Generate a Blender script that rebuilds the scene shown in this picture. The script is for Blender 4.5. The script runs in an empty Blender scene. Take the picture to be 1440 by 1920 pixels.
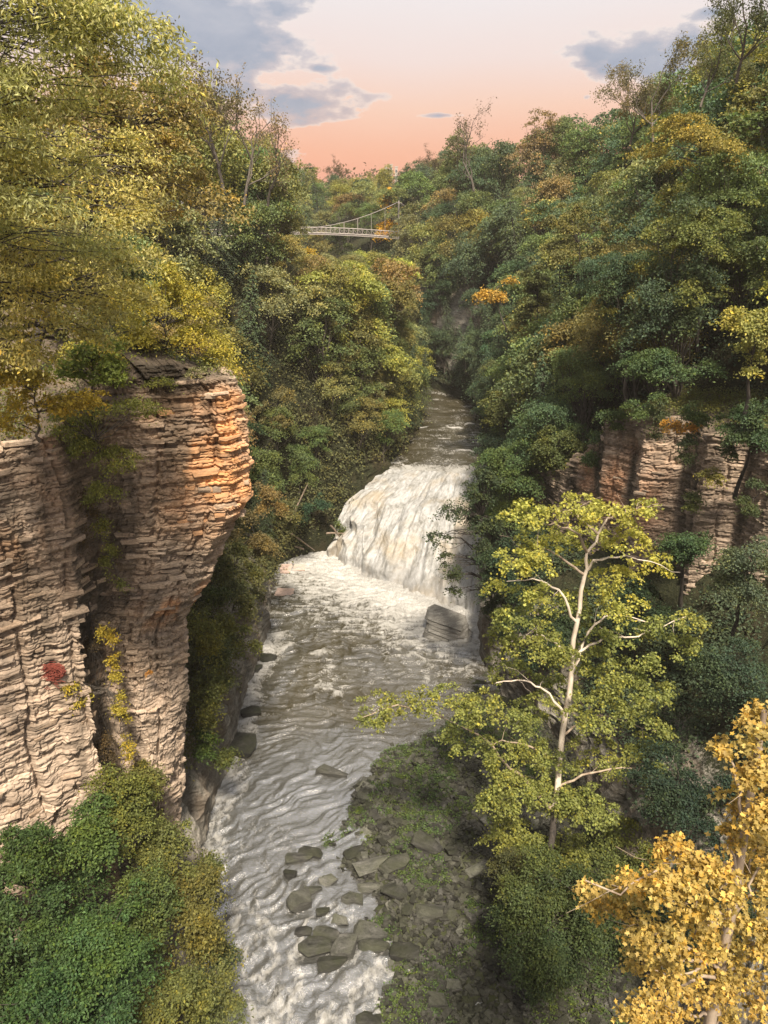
import bpy, bmesh, math, random
import numpy as np
from mathutils import Vector, Matrix
from mathutils.noise import noise as mnoise

# ------------------------------------------------------------------ camera, sky, sun, exposure
scene = bpy.context.scene
COL = scene.collection
H = 40.0; F = 1450.0; PITCH = math.radians(21.1)
CP, SP = math.cos(PITCH), math.sin(PITCH)
cam_d = bpy.data.cameras.new('camera'); cam = bpy.data.objects.new('camera', cam_d); COL.objects.link(cam)
cam.location = (0, 0, H); cam.rotation_euler = (math.pi/2 - PITCH, 0, 0)
cam_d.sensor_fit = 'VERTICAL'; cam_d.sensor_height = 24; cam_d.lens = 24*F/1920
cam_d.clip_end = 6000; cam_d.clip_start = 0.1
scene.camera = cam
scene.view_settings.view_transform = 'Standard'; scene.view_settings.look = 'None'
scene.view_settings.exposure = 1.15; scene.view_settings.gamma = 1
scene.view_settings.use_curve_mapping = False
cy = scene.cycles
cy.max_bounces = 5; cy.diffuse_bounces = 3; cy.glossy_bounces = 2; cy.transmission_bounces = 3
cy.volume_bounces = 0; cy.caustics_reflective = False; cy.caustics_refractive = False
cy.use_denoising = True; cy.sample_clamp_direct = 4; cy.sample_clamp_indirect = 3
HAZE = True

SUN_EL, SUN_AZ = 56, 170          # azimuth from +Y, clockwise: the sun stands behind the camera
sd = bpy.data.lights.new('sun', 'SUN'); sd.energy = 4.1; sd.angle = math.radians(7); sd.color = (1.0, 0.87, 0.70)
so = bpy.data.objects.new('sun', sd); COL.objects.link(so)
_a, _e = math.radians(SUN_AZ), math.radians(SUN_EL)
_dir = Vector((math.sin(_a)*math.cos(_e), math.cos(_a)*math.cos(_e), math.sin(_e)))
so.rotation_euler = _dir.to_track_quat('Z', 'Y').to_euler(); so.location = (0, -20, 120)

class NT:
    """tiny node helper"""
    def __init__(s, tree): s.t = tree
    def n(s, typ, ins=None, **kw):
        nd = s.t.nodes.new(typ)
        for k, v in kw.items(): setattr(nd, k, v)
        if ins:
            for k, v in ins.items():
                sock = nd.inputs[k]
                if isinstance(v, bpy.types.NodeSocket): s.t.links.new(v, sock)
                else: sock.default_value = v
        return nd
    def m(s, op, a, b=None, c=None, clamp=False):
        nd = s.t.nodes.new('ShaderNodeMath'); nd.operation = op; nd.use_clamp = clamp
        for i, v in enumerate((a, b, c)):
            if v is None: continue
            if isinstance(v, bpy.types.NodeSocket): s.t.links.new(v, nd.inputs[i])
            else: nd.inputs[i].default_value = v
        return nd.outputs[0]
    def mix(s, f, a, b, blend='MIX'):
        nd = s.t.nodes.new('ShaderNodeMix'); nd.data_type = 'RGBA'; nd.blend_type = blend
        for k, v in ((0, f), (6, a), (7, b)):
            if isinstance(v, bpy.types.NodeSocket): s.t.links.new(v, nd.inputs[k])
            else: nd.inputs[k].default_value = v if k == 0 else (tuple(v)+(1,))[:4]
        return nd.outputs[2]
    def ramp(s, f, stops, interp='LINEAR'):
        nd = s.t.nodes.new('ShaderNodeValToRGB'); cr = nd.color_ramp; cr.interpolation = interp
        while len(cr.elements) > 1: cr.elements.remove(cr.elements[0])
        for i, (p, c) in enumerate(stops):
            e = cr.elements[0] if i == 0 else cr.elements.new(p)
            e.position = p; e.color = (c, c, c, 1) if isinstance(c, (int, float)) else (tuple(c)+(1,))[:4]
        s.t.links.new(f, nd.inputs[0]); return nd.outputs[0]
    def noise(s, vec, scale, detail=4, rough=.55, dist=0, out=0):
        nd = s.n('ShaderNodeTexNoise', {'Vector': vec, 'Scale': scale, 'Detail': detail, 'Roughness': rough, 'Distortion': dist})
        return nd.outputs[out]
    def link(s, a, b): s.t.links.new(a, b)

def ray(px, py):
    u = (px-720)/F; v = (960-py)/F
    return (u, CP+v*SP, -SP+v*CP)
def PZ(px, py, z):
    r = ray(px, py); t = (z-H)/r[2]; return Vector((r[0]*t, r[1]*t, z))
def PY(px, py, Y):
    r = ray(px, py); t = Y/r[1]; return Vector((r[0]*t, Y, H+r[2]*t))
def azel(px, py):
    r = ray(px, py); return math.atan2(r[0], r[1]), math.atan2(r[2], math.hypot(r[0], r[1]))

def make_world():
    w = bpy.data.worlds.new('World'); scene.world = w; w.use_nodes = True
    t = w.node_tree; t.nodes.clear(); N = NT(t)
    tc = N.n('ShaderNodeTexCoord').outputs['Generated']
    sep = N.n('ShaderNodeSeparateXYZ', {0: tc}); x, y, z = sep.outputs
    az = N.m('ARCTAN2', x, y); hyp = N.m('SQRT', N.m('ADD', N.m('MULTIPLY', x, x), N.m('MULTIPLY', y, y)))
    el = N.m('ARCTAN2', z, hyp)
    K = 0.455   # display value -> radiance at this exposure
    def c(r, g, b): return tuple(((v/255)**2.2)*K for v in (r, g, b))
    n0 = N.noise(tc, 1.6, 3); elw = N.m('ADD', el, N.m('MULTIPLY', N.m('SUBTRACT', n0, .5), .09))
    grad = N.ramp(N.m('DIVIDE', elw, 1.5708, clamp=True),
                  [(0, c(240,134,98)), (.022, c(240,144,108)), (.045, c(243,170,136)), (.075, c(243,198,174)), (.105, c(238,216,208)), (.14, c(236,226,224)), (.19, c(240,232,229)), (1.0, c(246,244,246))])
    cv = N.n('ShaderNodeCombineXYZ', {0: az, 1: N.m('MULTIPLY', el, 2.2), 2: 0.0}).outputs[0]
    nA = N.noise(cv, 5.5, 7, .58, .3); nB = N.noise(cv, 17, 6, .6)
    f = None
    for px, py, rx, ry, s in [(400,75,205,150,1.15), (330,10,210,90,1.1), (555,190,140,46,1.1), (440,175,120,44,1.1), (520,20,60,40,.8), (1200,112,155,56,1.15), (1120,104,68,42,1.1), (1290,90,110,44,1),
                              (1345,24,60,18,.9), (535,300,50,22,.7), (820,217,40,6,.75), (600,127,28,9,.7), (535,100,30,10,.75),(1100,182,15,9,.8),(575,362,22,14,.8), (560,330,30,25,.6)]:
        a0, e0 = azel(px, py); a1, _ = azel(px+rx, py); _, e1 = azel(px, py-ry)
        dx = N.m('DIVIDE', N.m('SUBTRACT', az, a0), abs(a1-a0)); dy = N.m('DIVIDE', N.m('SUBTRACT', el, e0), abs(e1-e0))
        v = N.m('MULTIPLY', N.m('SUBTRACT', 1.0, N.m('SQRT', N.m('ADD', N.m('MULTIPLY', dx, dx), N.m('MULTIPLY', dy, dy)))), s)
        f = v if f is None else N.m('MAXIMUM', f, v)
    # clouds go on outside the frame
    out = N.m('ABSOLUTE', az); gen = N.m('SUBTRACT', N.m('MULTIPLY', N.noise(cv, 2.1, 6, .55), 3.0), 1.75)
    gen = N.m('SUBTRACT', gen, N.ramp(N.m('MAXIMUM', N.m('SUBTRACT', 1.0, out), 0.0), [(.25, 0.0), (.6, 2.0)]))
    f = N.m('MAXIMUM', f, gen)
    f = N.m('ADD', f, N.m('ADD', N.m('MULTIPLY', N.m('SUBTRACT', nA, .5), 2.9), N.m('MULTIPLY', N.m('SUBTRACT', nB, .5), 2.4)))
    mask = N.ramp(f, [(.05, 0), (.3, .55), (.75, 1)]); rim = N.ramp(f, [(-.15, 0), (.15, .5), (.4, 0)])
    low = N.mix(N.ramp(nA, [(.35, 0), (.65, 1)]), c(128,144,168), c(176,180,192))
    sky = N.mix(rim, grad, c(250,236,226)); sky = N.mix(N.m('MULTIPLY', mask, .93), sky, low)
    ground = N.mix(N.ramp(el, [(0, 0), (.01, 1)]), c(90,85,70), sky)
    b1 = N.n('ShaderNodeBackground', {'Color': ground, 'Strength': 1.0})
    st = N.n('ShaderNodeTexSky', sky_type='NISHITA', sun_disc=False, sun_elevation=math.radians(SUN_EL), sun_rotation=math.radians(SUN_AZ), dust_density=3.0)
    b2 = N.n('ShaderNodeBackground', {'Color': st.outputs[0], 'Strength': 0.006})
    ad = N.n('ShaderNodeAddShader', {0: b1.outputs[0], 1: b2.outputs[0]})
    N.link(ad.outputs[0], N.n('ShaderNodeOutputWorld').inputs[0])
make_world()

# ------------------------------------------------------------------ helpers
rng = np.random.default_rng(11); random.seed(11)
def tag(o, label=None, cat=None, group=None, kind=None):
    if label: o['label'] = label
    if cat: o['category'] = cat
    if group: o['group'] = group
    if kind: o['kind'] = kind
    return o
def empty(name, loc, label=None, cat=None, group=None, rz=0, s=1):
    o = bpy.data.objects.new(name, None); COL.objects.link(o); o.location = loc; o.rotation_euler = (0, 0, rz)
    o.scale = (s, s, s) if isinstance(s, (int, float)) else s; o.empty_display_size = .3
    return tag(o, label, cat, group)
class MB:
    def __init__(s): s.v = []; s.f = []; s.n = 0
    def add(s, v, f):
        v = np.asarray(v, float); f = np.asarray(f, int)
        s.v.append(v); s.f.append((f+s.n)); s.n += len(v)
    def mesh(s, name, mat, smooth=False):
        v = np.concatenate(s.v) if s.v else np.zeros((0, 3))
        me = bpy.data.meshes.new(name)
        me.vertices.add(len(v)); me.vertices.foreach_set('co', v.astype(np.float32).ravel())
        idx = []; tot = []
        for f in s.f:
            idx.append(f.ravel()); tot.append(np.full(len(f), f.shape[1]))
        idx = np.concatenate(idx); tot = np.concatenate(tot)
        me.loops.add(len(idx)); me.loops.foreach_set('vertex_index', idx.astype(np.int32))
        me.polygons.add(len(tot)); st = np.concatenate([[0], np.cumsum(tot)[:-1]])
        me.polygons.foreach_set('loop_start', st.astype(np.int32)); 
        me.polygons.foreach_set('use_smooth', np.full(len(tot), smooth))
        me.update(calc_edges=True); me.validate(); me.materials.append(mat)
        return me
    def build(s, name, mat, parent=None, smooth=False):
        return link(name, s.mesh(name, mat, smooth), parent)
def link(name, me, parent=None, color=None):
    o = bpy.data.objects.new(name, me); COL.objects.link(o)
    if parent: o.parent = parent
    if color is not None: o.color = tuple(color)+(1,)
    return o
def attr(me, name, vals):
    a = me.attributes.new(name, 'FLOAT', 'POINT'); a.data.foreach_set('value', np.asarray(vals, np.float32).ravel())
def grid_faces(nu, nv):
    i = np.arange(nu-1)[:, None]*nv+np.arange(nv-1)[None, :]
    return np.stack([i, i+nv, i+nv+1, i+1], -1).reshape(-1, 4)
_P = np.random.default_rng(5).random((64, 64, 64))
def vn(x, y, z=0.0, seed=0):
    x = np.asarray(x, float)+seed*7.3; y = np.asarray(y, float)+seed*3.1; z = np.asarray(z, float)+seed*1.7
    x, y, z = np.broadcast_arrays(x, y, z)
    xi = np.floor(x).astype(int); yi = np.floor(y).astype(int); zi = np.floor(z).astype(int)
    fx, fy, fz = x-xi, y-yi, z-zi
    fx = fx*fx*(3-2*fx); fy = fy*fy*(3-2*fy); fz = fz*fz*(3-2*fz)
    r = 0
    for a in (0, 1):
        for b in (0, 1):
            for c in (0, 1):
                r = r+_P[(xi+a) % 64, (yi+b) % 64, (zi+c) % 64]*(fx if a else 1-fx)*(fy if b else 1-fy)*(fz if c else 1-fz)
    return r
def fbm(x, y, z=0.0, o=4, seed=0, gain=.5):
    r = 0; a = 1; t = 0
    for i in range(o):
        r = r+a*vn(np.asarray(x)*2**i, np.asarray(y)*2**i, np.asarray(z)*2**i, seed+i*5); t += a; a *= gain
    return r/t-.5
def smooth(a, b, x):
    t = np.clip((x-a)/(b-a), 0, 1); return t*t*(3-2*t)
def tube(mb, pts, rad, k=5):
    pts = np.asarray(pts, float); n = len(pts); rad = np.asarray(rad, float)
    d = np.gradient(pts, axis=0); d /= np.linalg.norm(d, axis=1)[:, None]+1e-9
    ref = np.tile([0.31, 0.17, 0.93], (n, 1)) if abs(d[:, 2]).mean() < .8 else np.tile([.93, .31, .1], (n, 1))
    a = np.cross(d, ref); a /= np.linalg.norm(a, axis=1)[:, None]+1e-9; b = np.cross(d, a)
    th = np.arange(k)*2*math.pi/k
    v = pts[:, None]+rad[:, None, None]*(a[:, None]*np.cos(th)[None, :, None]+b[:, None]*np.sin(th)[None, :, None])
    i = np.arange(n-1)[:, None]*k; j = np.arange(k)[None, :]; j2 = (j+1) % k
    f = np.stack([i+j, i+j2, i+k+j2, i+k+j], -1).reshape(-1, 4)
    mb.add(v.reshape(-1, 3), f)
def norm(a): return a/(np.linalg.norm(a, axis=-1, keepdims=True)+1e-9)
def leaves(mb, c, axis, nrm, L, W=None, g=rng):
    n = len(c); L = np.broadcast_to(L, n)[:, None]; W = L*.62 if W is None else np.broadcast_to(W, n)[:, None]
    axis = norm(axis); side = norm(np.cross(nrm, axis)); up = np.cross(axis, side)
    v = np.stack([c-axis*L*.5, c+side*W*.5+up*W*.16, c+axis*L*.5-up*L*.1, c-side*W*.5+up*W*.16], 1).reshape(-1, 3)
    mb.add(v, np.arange(n*4).reshape(-1, 4))
def star_leaves(mb, c, axis, nrm, L):
    n = len(c); axis = norm(axis); side = norm(np.cross(nrm, axis)); up = np.cross(axis, side); L = np.broadcast_to(L, n)[:, None]
    prof = [(-.45, 0, 0), (-.38, .28, .04), (-.12, .22, .0), (.02, .52, .07), (.16, .2, .0), (.55, 0, -.06), (.16, -.2, .0), (.02, -.52, .07), (-.12, -.22, 0), (-.38, -.28, .04)]
    v = np.stack([c+axis*L*a+side*L*b+up*L*h for a, b, h in prof], 1).reshape(-1, 3)
    # two halves folded on the midrib
    b = np.arange(n)[:, None]*10
    mb.add(v, np.concatenate([b+np.array([[0, 1, 2, 3, 4, 5]]), b+np.array([[0, 5, 6, 7, 8, 9]])]))

# ------------------------------------------------------------------ materials
def mat_new(name):
    m = bpy.data.materials.new(name); m.use_nodes = True; m.node_tree.nodes.clear(); N = NT(m.node_tree)
    out = N.n('ShaderNodeOutputMaterial'); return m, N, out
def leaf_material(name, spread=.5, warm=(1.3, 1.08, .6), trans=.3, gloss=.25, nscale=.55):
    m, N, out = mat_new(name)
    col = N.n('ShaderNodeObjectInfo').outputs['Color']; geo = N.n('ShaderNodeNewGeometry')
    rnd = geo.outputs['Random Per Island']; tc = N.n('ShaderNodeTexCoord').outputs['Object']
    big = N.noise(tc, nscale, 3, .6)
    k = N.ramp(rnd, [(0, 1-spread), (.7, 1.0), (1, 1+spread*1.15)])
    c1 = N.mix(1.0, col, k, 'MULTIPLY')
    c2 = N.mix(1.0, c1, tuple(warm), 'MULTIPLY')
    f = N.m('MULTIPLY', N.ramp(big, [(.42, 0), (.68, 1)]), .8)
    c3 = N.mix(f, c1, c2)
    r2 = N.m('FRACT', N.m('MULTIPLY', rnd, 37.7)); c4 = N.mix(N.ramp(r2, [(.86, 0), (.94, .8)]), c3, N.mix(1.0, c3, (1.5, 1.25, .7), 'MULTIPLY'))
    p = N.n('ShaderNodeBsdfPrincipled', {'Base Color': c4, 'Roughness': .58, 'Specular IOR Level': gloss})
    tr = N.n('ShaderNodeBsdfTranslucent', {'Color': N.mix(1.0, c4, (1.3, 1.4, .7), 'MULTIPLY')})
    ms = N.n('ShaderNodeMixShader', {0: trans, 1: p.outputs[0], 2: tr.outputs[0]})
    N.link(ms.outputs[0], out.inputs[0]); return m
def bark_material(name, a, b, scale=6, sheen=0):
    m, N, out = mat_new(name); tc = N.n('ShaderNodeTexCoord').outputs['Object']
    mp = N.n('ShaderNodeMapping', {'Vector': tc, 'Scale': (1, 1, .3)}).outputs[0]
    n1 = N.noise(mp, scale, 6, .65); c = N.mix(N.ramp(n1, [(.38, 0), (.62, 1)]), a, b)
    bp = N.n('ShaderNodeBump', {'Height': n1, 'Strength': .5, 'Distance': .05})
    p = N.n('ShaderNodeBsdfPrincipled', {'Base Color': c, 'Roughness': .85, 'Normal': bp.outputs[0]})
    N.link(p.outputs[0], out.inputs[0]); return m
M = {}
M['leaf'] = leaf_material('leaf_broad', .42); M['leaf_low'] = leaf_material('leaf_ground', .28, (1.2, 1.0, .75), .15, .15)
M['needle'] = leaf_material('leaf_needle', .4, (1.15, 1.05, .8), .15, .2)
M['leaf_big'] = leaf_material('leaf_large', .45, (1.2, 1.05, .8), .35, .35, .3)
M['bark'] = bark_material('bark_grey_brown', (.05, .042, .034), (.14, .12, .10))
M['bark_dark'] = bark_material('bark_dark', (.018, .015, .013), (.06, .05, .042))
M['bark_pale'] = bark_material('bark_pale_cream', (.50, .42, .34), (.75, .66, .56), 3)
M['bark_tan'] = bark_material('bark_tan', (.20, .15, .11), (.42, .34, .26), 3)

def rock_material(name, cols, stain=None, scale=1.0, strat=True, bump=.6, mossy=0, wet=0, isl=0):
    m, N, out = mat_new(name); g = N.n('ShaderNodeNewGeometry'); pos = g.outputs['Position']
    mp = N.n('ShaderNodeMapping', {'Vector': pos, 'Scale': (.45, .45, 3.6) if strat else (1, 1, 1)}).outputs[0]
    n1 = N.noise(mp, 1.1*scale, 8, .68, .4); n2 = N.noise(pos, .32*scale, 5, .6); n3 = N.noise(mp, 5.5*scale, 6, .7); n4 = N.noise(pos, 9*scale, 6, .7)
    c = N.ramp(n1, [(.28, cols[0]), (.44, cols[1]), (.56, cols[2]), (.72, cols[3])])
    c = N.mix(N.ramp(n2, [(.4, 0), (.62, .55)]), c, cols[4])
    c = N.mix(N.ramp(n3, [(.32, .75), (.46, 0)]), c, tuple(v*.35 for v in cols[0]))
    c = N.mix(1.0, c, N.ramp(n4, [(.3, .62), (.7, 1.3)]), 'MULTIPLY')
    if stain:
        at = N.n('ShaderNodeAttribute', attribute_name='stain').outputs['Fac']
        c = N.mix(N.m('MULTIPLY', at, N.ramp(n1, [(.3, .35), (.55, 1)])), c, stain)
        at2 = N.n('ShaderNodeAttribute', attribute_name='pale').outputs['Fac']
        c = N.mix(N.m('MULTIPLY', at2, N.ramp(n4, [(.25, .5), (.6, .95)])), c, N.mix(N.ramp(n1, [(.35, 0), (.62, 1)]), (.30, .235, .18), (.48, .385, .305)))
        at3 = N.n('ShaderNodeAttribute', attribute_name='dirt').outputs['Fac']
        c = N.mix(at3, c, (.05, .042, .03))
        at4 = N.n('ShaderNodeAttribute', attribute_name='tone').outputs['Fac']
        c = N.mix(1.0, c, N.ramp(at4, [(0, .5), (1, 1.42)]), 'MULTIPLY')
    if mossy:
        up = N.n('ShaderNodeSeparateXYZ', {0: g.outputs['Normal']}).outputs[2]
        c = N.mix(N.m('MULTIPLY', N.ramp(up, [(.1, 0), (.6, 1)]), N.m('MULTIPLY', N.ramp(n2, [(.35, 0), (.6, 1)]), mossy)), c, (.05, .06, .018))
    if isl:
        rr = N.m('ADD', N.m('MULTIPLY', g.outputs['Random Per Island'], .6), N.m('MULTIPLY', N.n('ShaderNodeObjectInfo').outputs['Random'], .4))
        c = N.mix(1.0, c, N.ramp(rr, [(.1, 1-isl), (.6, 1.0), (.95, 1+isl*1.6)]), 'MULTIPLY')
    h = N.m('ADD', N.m('MULTIPLY', n3, .6), N.m('MULTIPLY', n4, .4))
    bp = N.n('ShaderNodeBump', {'Height': h, 'Strength': bump, 'Distance': .12})
    p = N.n('ShaderNodeBsdfPrincipled', {'Base Color': c, 'Roughness': .85-wet*.45, 'Normal': bp.outputs[0], 'Specular IOR Level': .3})
    N.link(p.outputs[0], out.inputs[0]); return m
M['cliff'] = rock_material('rock_shale_brown', [(.12, .088, .06), (.30, .22, .155), (.42, .315, .225), (.54, .42, .31), (.29, .245, .20)], stain=(.58, .29, .12))
M['cliff_r'] = rock_material('rock_shale_tan', [(.09, .07, .05), (.25, .19, .14), (.37, .29, .22), (.48, .39, .31), (.26, .21, .17)], stain=(.48, .21, .09))
M['boulder'] = rock_material('rock_dark_grey', [(.012, .012, .012), (.03, .03, .028), (.055, .054, .05), (.10, .098, .088), (.04, .04, .034)], scale=2.2, strat=True, mossy=.3, wet=.5, isl=.45, bump=1)
M['boulder_grey'] = rock_material('rock_light_grey', [(.03, .031, .029), (.068, .068, .063), (.11, .109, .10), (.17, .168, .154), (.08, .08, .068)], scale=2.2, strat=True, mossy=.25, isl=.4, bump=1)
M['shingle'] = rock_material('rock_shingle', [(.025, .025, .022), (.055, .054, .048), (.10, .098, .088), (.17, .165, .148), (.065, .066, .052)], scale=1.6, strat=False, mossy=.3, wet=.5, isl=.7)
M['slab_grey'] = rock_material('rock_slab_grey', [(.06, .06, .055), (.17, .165, .15), (.26, .255, .235), (.37, .36, .335), (.2, .19, .17)], scale=1.5, strat=True)
M['pink_reflection'] = rock_material('pink_sky_reflection', [(.35, .25, .2), (.5, .38, .32), (.6, .46, .4), (.7, .55, .48), (.6, .45, .4)], scale=2, strat=False, bump=.2)  # pink of the reflected sky, painted on the pool edge plates
M['gravel'] = rock_material('gravel_dark', [(.018, .018, .015), (.04, .039, .032), (.07, .068, .057), (.12, .115, .098), (.03, .038, .02)], scale=2.5, strat=False, mossy=.7)

def ground_material():
    m, N, out = mat_new('hillside_soil_rock'); g = N.n('ShaderNodeNewGeometry'); pos = g.outputs['Position']
    mp = N.n('ShaderNodeMapping', {'Vector': pos, 'Scale': (.4, .4, 2.6)}).outputs[0]
    n1 = N.noise(mp, 1.0, 8, .68, .5); n2 = N.noise(pos, .35, 5, .6); n3 = N.noise(pos, 5, 6, .7)
    rock = N.ramp(n1, [(.3, (.06, .056, .05)), (.45, (.19, .18, .155)), (.58, (.32, .30, .265)), (.72, (.44, .42, .37))])
    rock = N.mix(N.ramp(n2, [(.45, 0), (.62, .7)]), rock, (.15, .115, .085))
    rock = N.mix(1.0, rock, N.ramp(n3, [(.3, .6), (.7, 1.3)]), 'MULTIPLY')
    veg_shade = N.ramp(n3, [(.3, (.012, .014, .008)), (.5, (.03, .034, .016)), (.7, (.055, .055, .028))])  # kept dark: shade between the trees put into the ground colour
    veg_shade = N.mix(N.ramp(n2, [(.5, 0), (.65, .6)]), veg_shade, (.05, .037, .022))
    at = N.n('ShaderNodeAttribute', attribute_name='rock').outputs['Fac']
    f = N.ramp(N.m('ADD', at, N.m('MULTIPLY', N.m('SUBTRACT', n3, .5), .8)), [(.42, 0), (.56, 1)])
    c = N.mix(f, veg_shade, rock)
    bp = N.n('ShaderNodeBump', {'Height': N.m('ADD', n1, n3), 'Strength': .8, 'Distance': .25})
    p = N.n('ShaderNodeBsdfPrincipled', {'Base Color': c, 'Roughness': .9, 'Normal': bp.outputs[0], 'Specular IOR Level': .2})
    N.link(p.outputs[0], out.inputs[0]); return m
M['hill'] = ground_material()

def water_material():
    m, N, out = mat_new('river_water'); g = N.n('ShaderNodeNewGeometry'); pos = g.outputs['Position']
    foam_and_glare = N.n('ShaderNodeAttribute', attribute_name='foam_and_glare').outputs['Fac']
    mp = N.n('ShaderNodeMapping', {'Vector': pos, 'Scale': (1, .55, 1)}).outputs[0]
    nw = N.noise(pos, 1.3, 3, .5, 0, 1)
    warp = N.n('ShaderNodeMix', data_type='VECTOR'); N.link(mp, warp.inputs[4]); warp.inputs[0].default_value = .25
    N.link(nw, warp.inputs[5])
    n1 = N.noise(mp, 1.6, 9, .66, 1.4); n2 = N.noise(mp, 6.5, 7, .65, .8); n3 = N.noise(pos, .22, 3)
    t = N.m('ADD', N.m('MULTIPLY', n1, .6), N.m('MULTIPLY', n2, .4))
    # froth and painted sky reflection where noise falls under the amount
    d = N.m('SUBTRACT', N.m('MULTIPLY_ADD', foam_and_glare, .55, .24), t)
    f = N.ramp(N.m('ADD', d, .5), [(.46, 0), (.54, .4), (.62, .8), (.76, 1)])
    silt_and_glare = N.mix(N.n('ShaderNodeAttribute', attribute_name='sky_glare').outputs['Fac'], N.mix(N.ramp(n3, [(.38, 0), (.62, 1)]), (.040, .034, .018), (.07, .062, .040)), (.105, .108, .104))  # pale grey end: bright sky reflection painted into the water colour
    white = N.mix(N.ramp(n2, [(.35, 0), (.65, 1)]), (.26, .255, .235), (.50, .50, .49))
    mpv = N.n('ShaderNodeMapping', {'Vector': pos, 'Scale': (1.0, 1.9, 1)}).outputs[0]
    wv = N.noise(mpv, 3.6, 6, .62, .8)
    bp = N.n('ShaderNodeBump', {'Height': wv, 'Strength': .5, 'Distance': .14})
    bp2 = N.n('ShaderNodeBump', {'Height': t, 'Strength': .8, 'Distance': .12})
    pw = N.n('ShaderNodeBsdfPrincipled', {'Base Color': silt_and_glare, 'Roughness': .07, 'IOR': N.m('MULTIPLY_ADD', N.n('ShaderNodeAttribute', attribute_name='sky_glare').outputs['Fac'], 1.4, 1.95), 'Normal': bp.outputs[0], 'Specular IOR Level': .8})
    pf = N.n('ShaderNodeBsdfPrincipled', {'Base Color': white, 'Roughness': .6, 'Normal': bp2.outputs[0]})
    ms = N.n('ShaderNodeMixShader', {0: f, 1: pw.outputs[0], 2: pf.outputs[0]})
    N.link(ms.outputs[0], out.inputs[0]); return m
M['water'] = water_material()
def fall_material():
    m, N, out = mat_new('falling_water')
    uu = N.n('ShaderNodeAttribute', attribute_name='across').outputs['Fac']; tt = N.n('ShaderNodeAttribute', attribute_name='down').outputs['Fac']
    v = N.n('ShaderNodeCombineXYZ', {0: uu, 1: N.m('MULTIPLY', tt, .5), 2: 0.0}).outputs[0]
    n1 = N.noise(v, 1.1, 7, .68, .5); n2 = N.noise(v, 4.5, 6, .7, .3)
    v3 = N.n('ShaderNodeCombineXYZ', {0: N.m('MULTIPLY', uu, .25), 1: N.m('MULTIPLY', tt, .25), 2: 4.0}).outputs[0]
    n3 = N.noise(v3, 1.0, 4, .6)
    t = N.m('ADD', N.m('MULTIPLY', n1, .55), N.m('MULTIPLY', n2, .45))
    c = N.ramp(t, [(.33, (.11, .11, .10)), (.43, (.22, .22, .21)), (.52, (.34, .345, .345)), (.64, (.48, .49, .50))])
    c = N.mix(N.ramp(n3, [(.48, 0), (.66, .6)]), c, (.36, .29, .19))
    bp = N.n('ShaderNodeBump', {'Height': t, 'Strength': .9, 'Distance': .3})
    p = N.n('ShaderNodeBsdfPrincipled', {'Base Color': c, 'Roughness': .5, 'Normal': bp.outputs[0]})
    N.link(p.outputs[0], out.inputs[0]); return m
M['fall'] = fall_material()
def plain(name, col, rough=.6, var=.25, scale=4):
    m, N, out = mat_new(name); tc = N.n('ShaderNodeTexCoord').outputs['Object']; n1 = N.noise(tc, scale, 5, .6)
    c = N.mix(1.0, col, N.ramp(n1, [(.3, 1-var), (.7, 1+var)]), 'MULTIPLY')
    p = N.n('ShaderNodeBsdfPrincipled', {'Base Color': c, 'Roughness': rough}); N.link(p.outputs[0], out.inputs[0]); return m
M['paint'] = plain('pale_painted_steel', (.36, .325, .305), .5, .12, 2)
M['concrete'] = plain('concrete', (.42, .38, .34), .8)
M['glass'] = plain('dark_window_glass', (.06, .07, .09), .15)
M['red_vine'] = plain('dry_red_stems', (.20, .045, .03), .8, .5, 9)
M['log'] = plain('weathered_wood', (.22, .17, .13), .85, .4, 5)

# ------------------------------------------------------------------ terrain
YLk = [-60, 10, 28, 34, 40, 49, 59, 70, 85, 88.5, 92, 96, 120, 135, 160, 180, 220, 260, 400, 1500]
XLk = [-8, -8.5, -8.6, -10.3, -12, -12, -12.2, -11.6, -13, -10.5, -4.5, .5, 6.2, 5, -9, -22, -50, -90, -220, -1500]
YRk = [-60, 20, 30, 40, 50, 58, 65, 75, 90, 120, 135, 160, 180, 220, 260, 400, 1500]
XRk = [12, 13, 14, 15, 14, 10.5, 9.2, 10, 13, 16, 14, 0, -12, -38, -78, -208, -1480]
DK = np.array([0, .8, 2, 4, 7, 11, 16, 22, 30, 45, 90, 3000.])
LT = {-60: [-.6, .5, 1.2, 2, 4, 8, 32, 35, 36, 37, 38, 38], 30: [-.6, .5, 1.2, 2, 3.5, 6, 30, 35, 36, 37, 38, 38], 36: [-.6, 3, 7, 11, 20, 30, 34, 35.5, 36, 37, 38, 38],
      45: [-.6, 7, 9, 11, 19, 28, 33, 35.5, 36.5, 37, 38, 38], 60: [-.6, 6, 9, 12, 18, 25, 31, 35, 37, 38, 39, 39], 85: [-.4, 1, 3, 8, 15, 23, 30, 34, 37, 38, 39, 40],
      98: [8.6, 11, 14, 17, 22, 28, 33, 36, 37, 38, 39, 40], 130: [8.8, 11, 14, 18, 23, 28, 32, 35, 36, 37, 38, 40], 180: [9.5, 13, 16, 20, 25, 29, 33, 34.5, 35, 36, 38, 40],
      300: [12, 16, 20, 26, 30, 33, 35, 36, 36, 37, 38, 42], 1500: [30, 32, 34, 36, 38, 39, 40, 40, 41, 42, 44, 50]}
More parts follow.
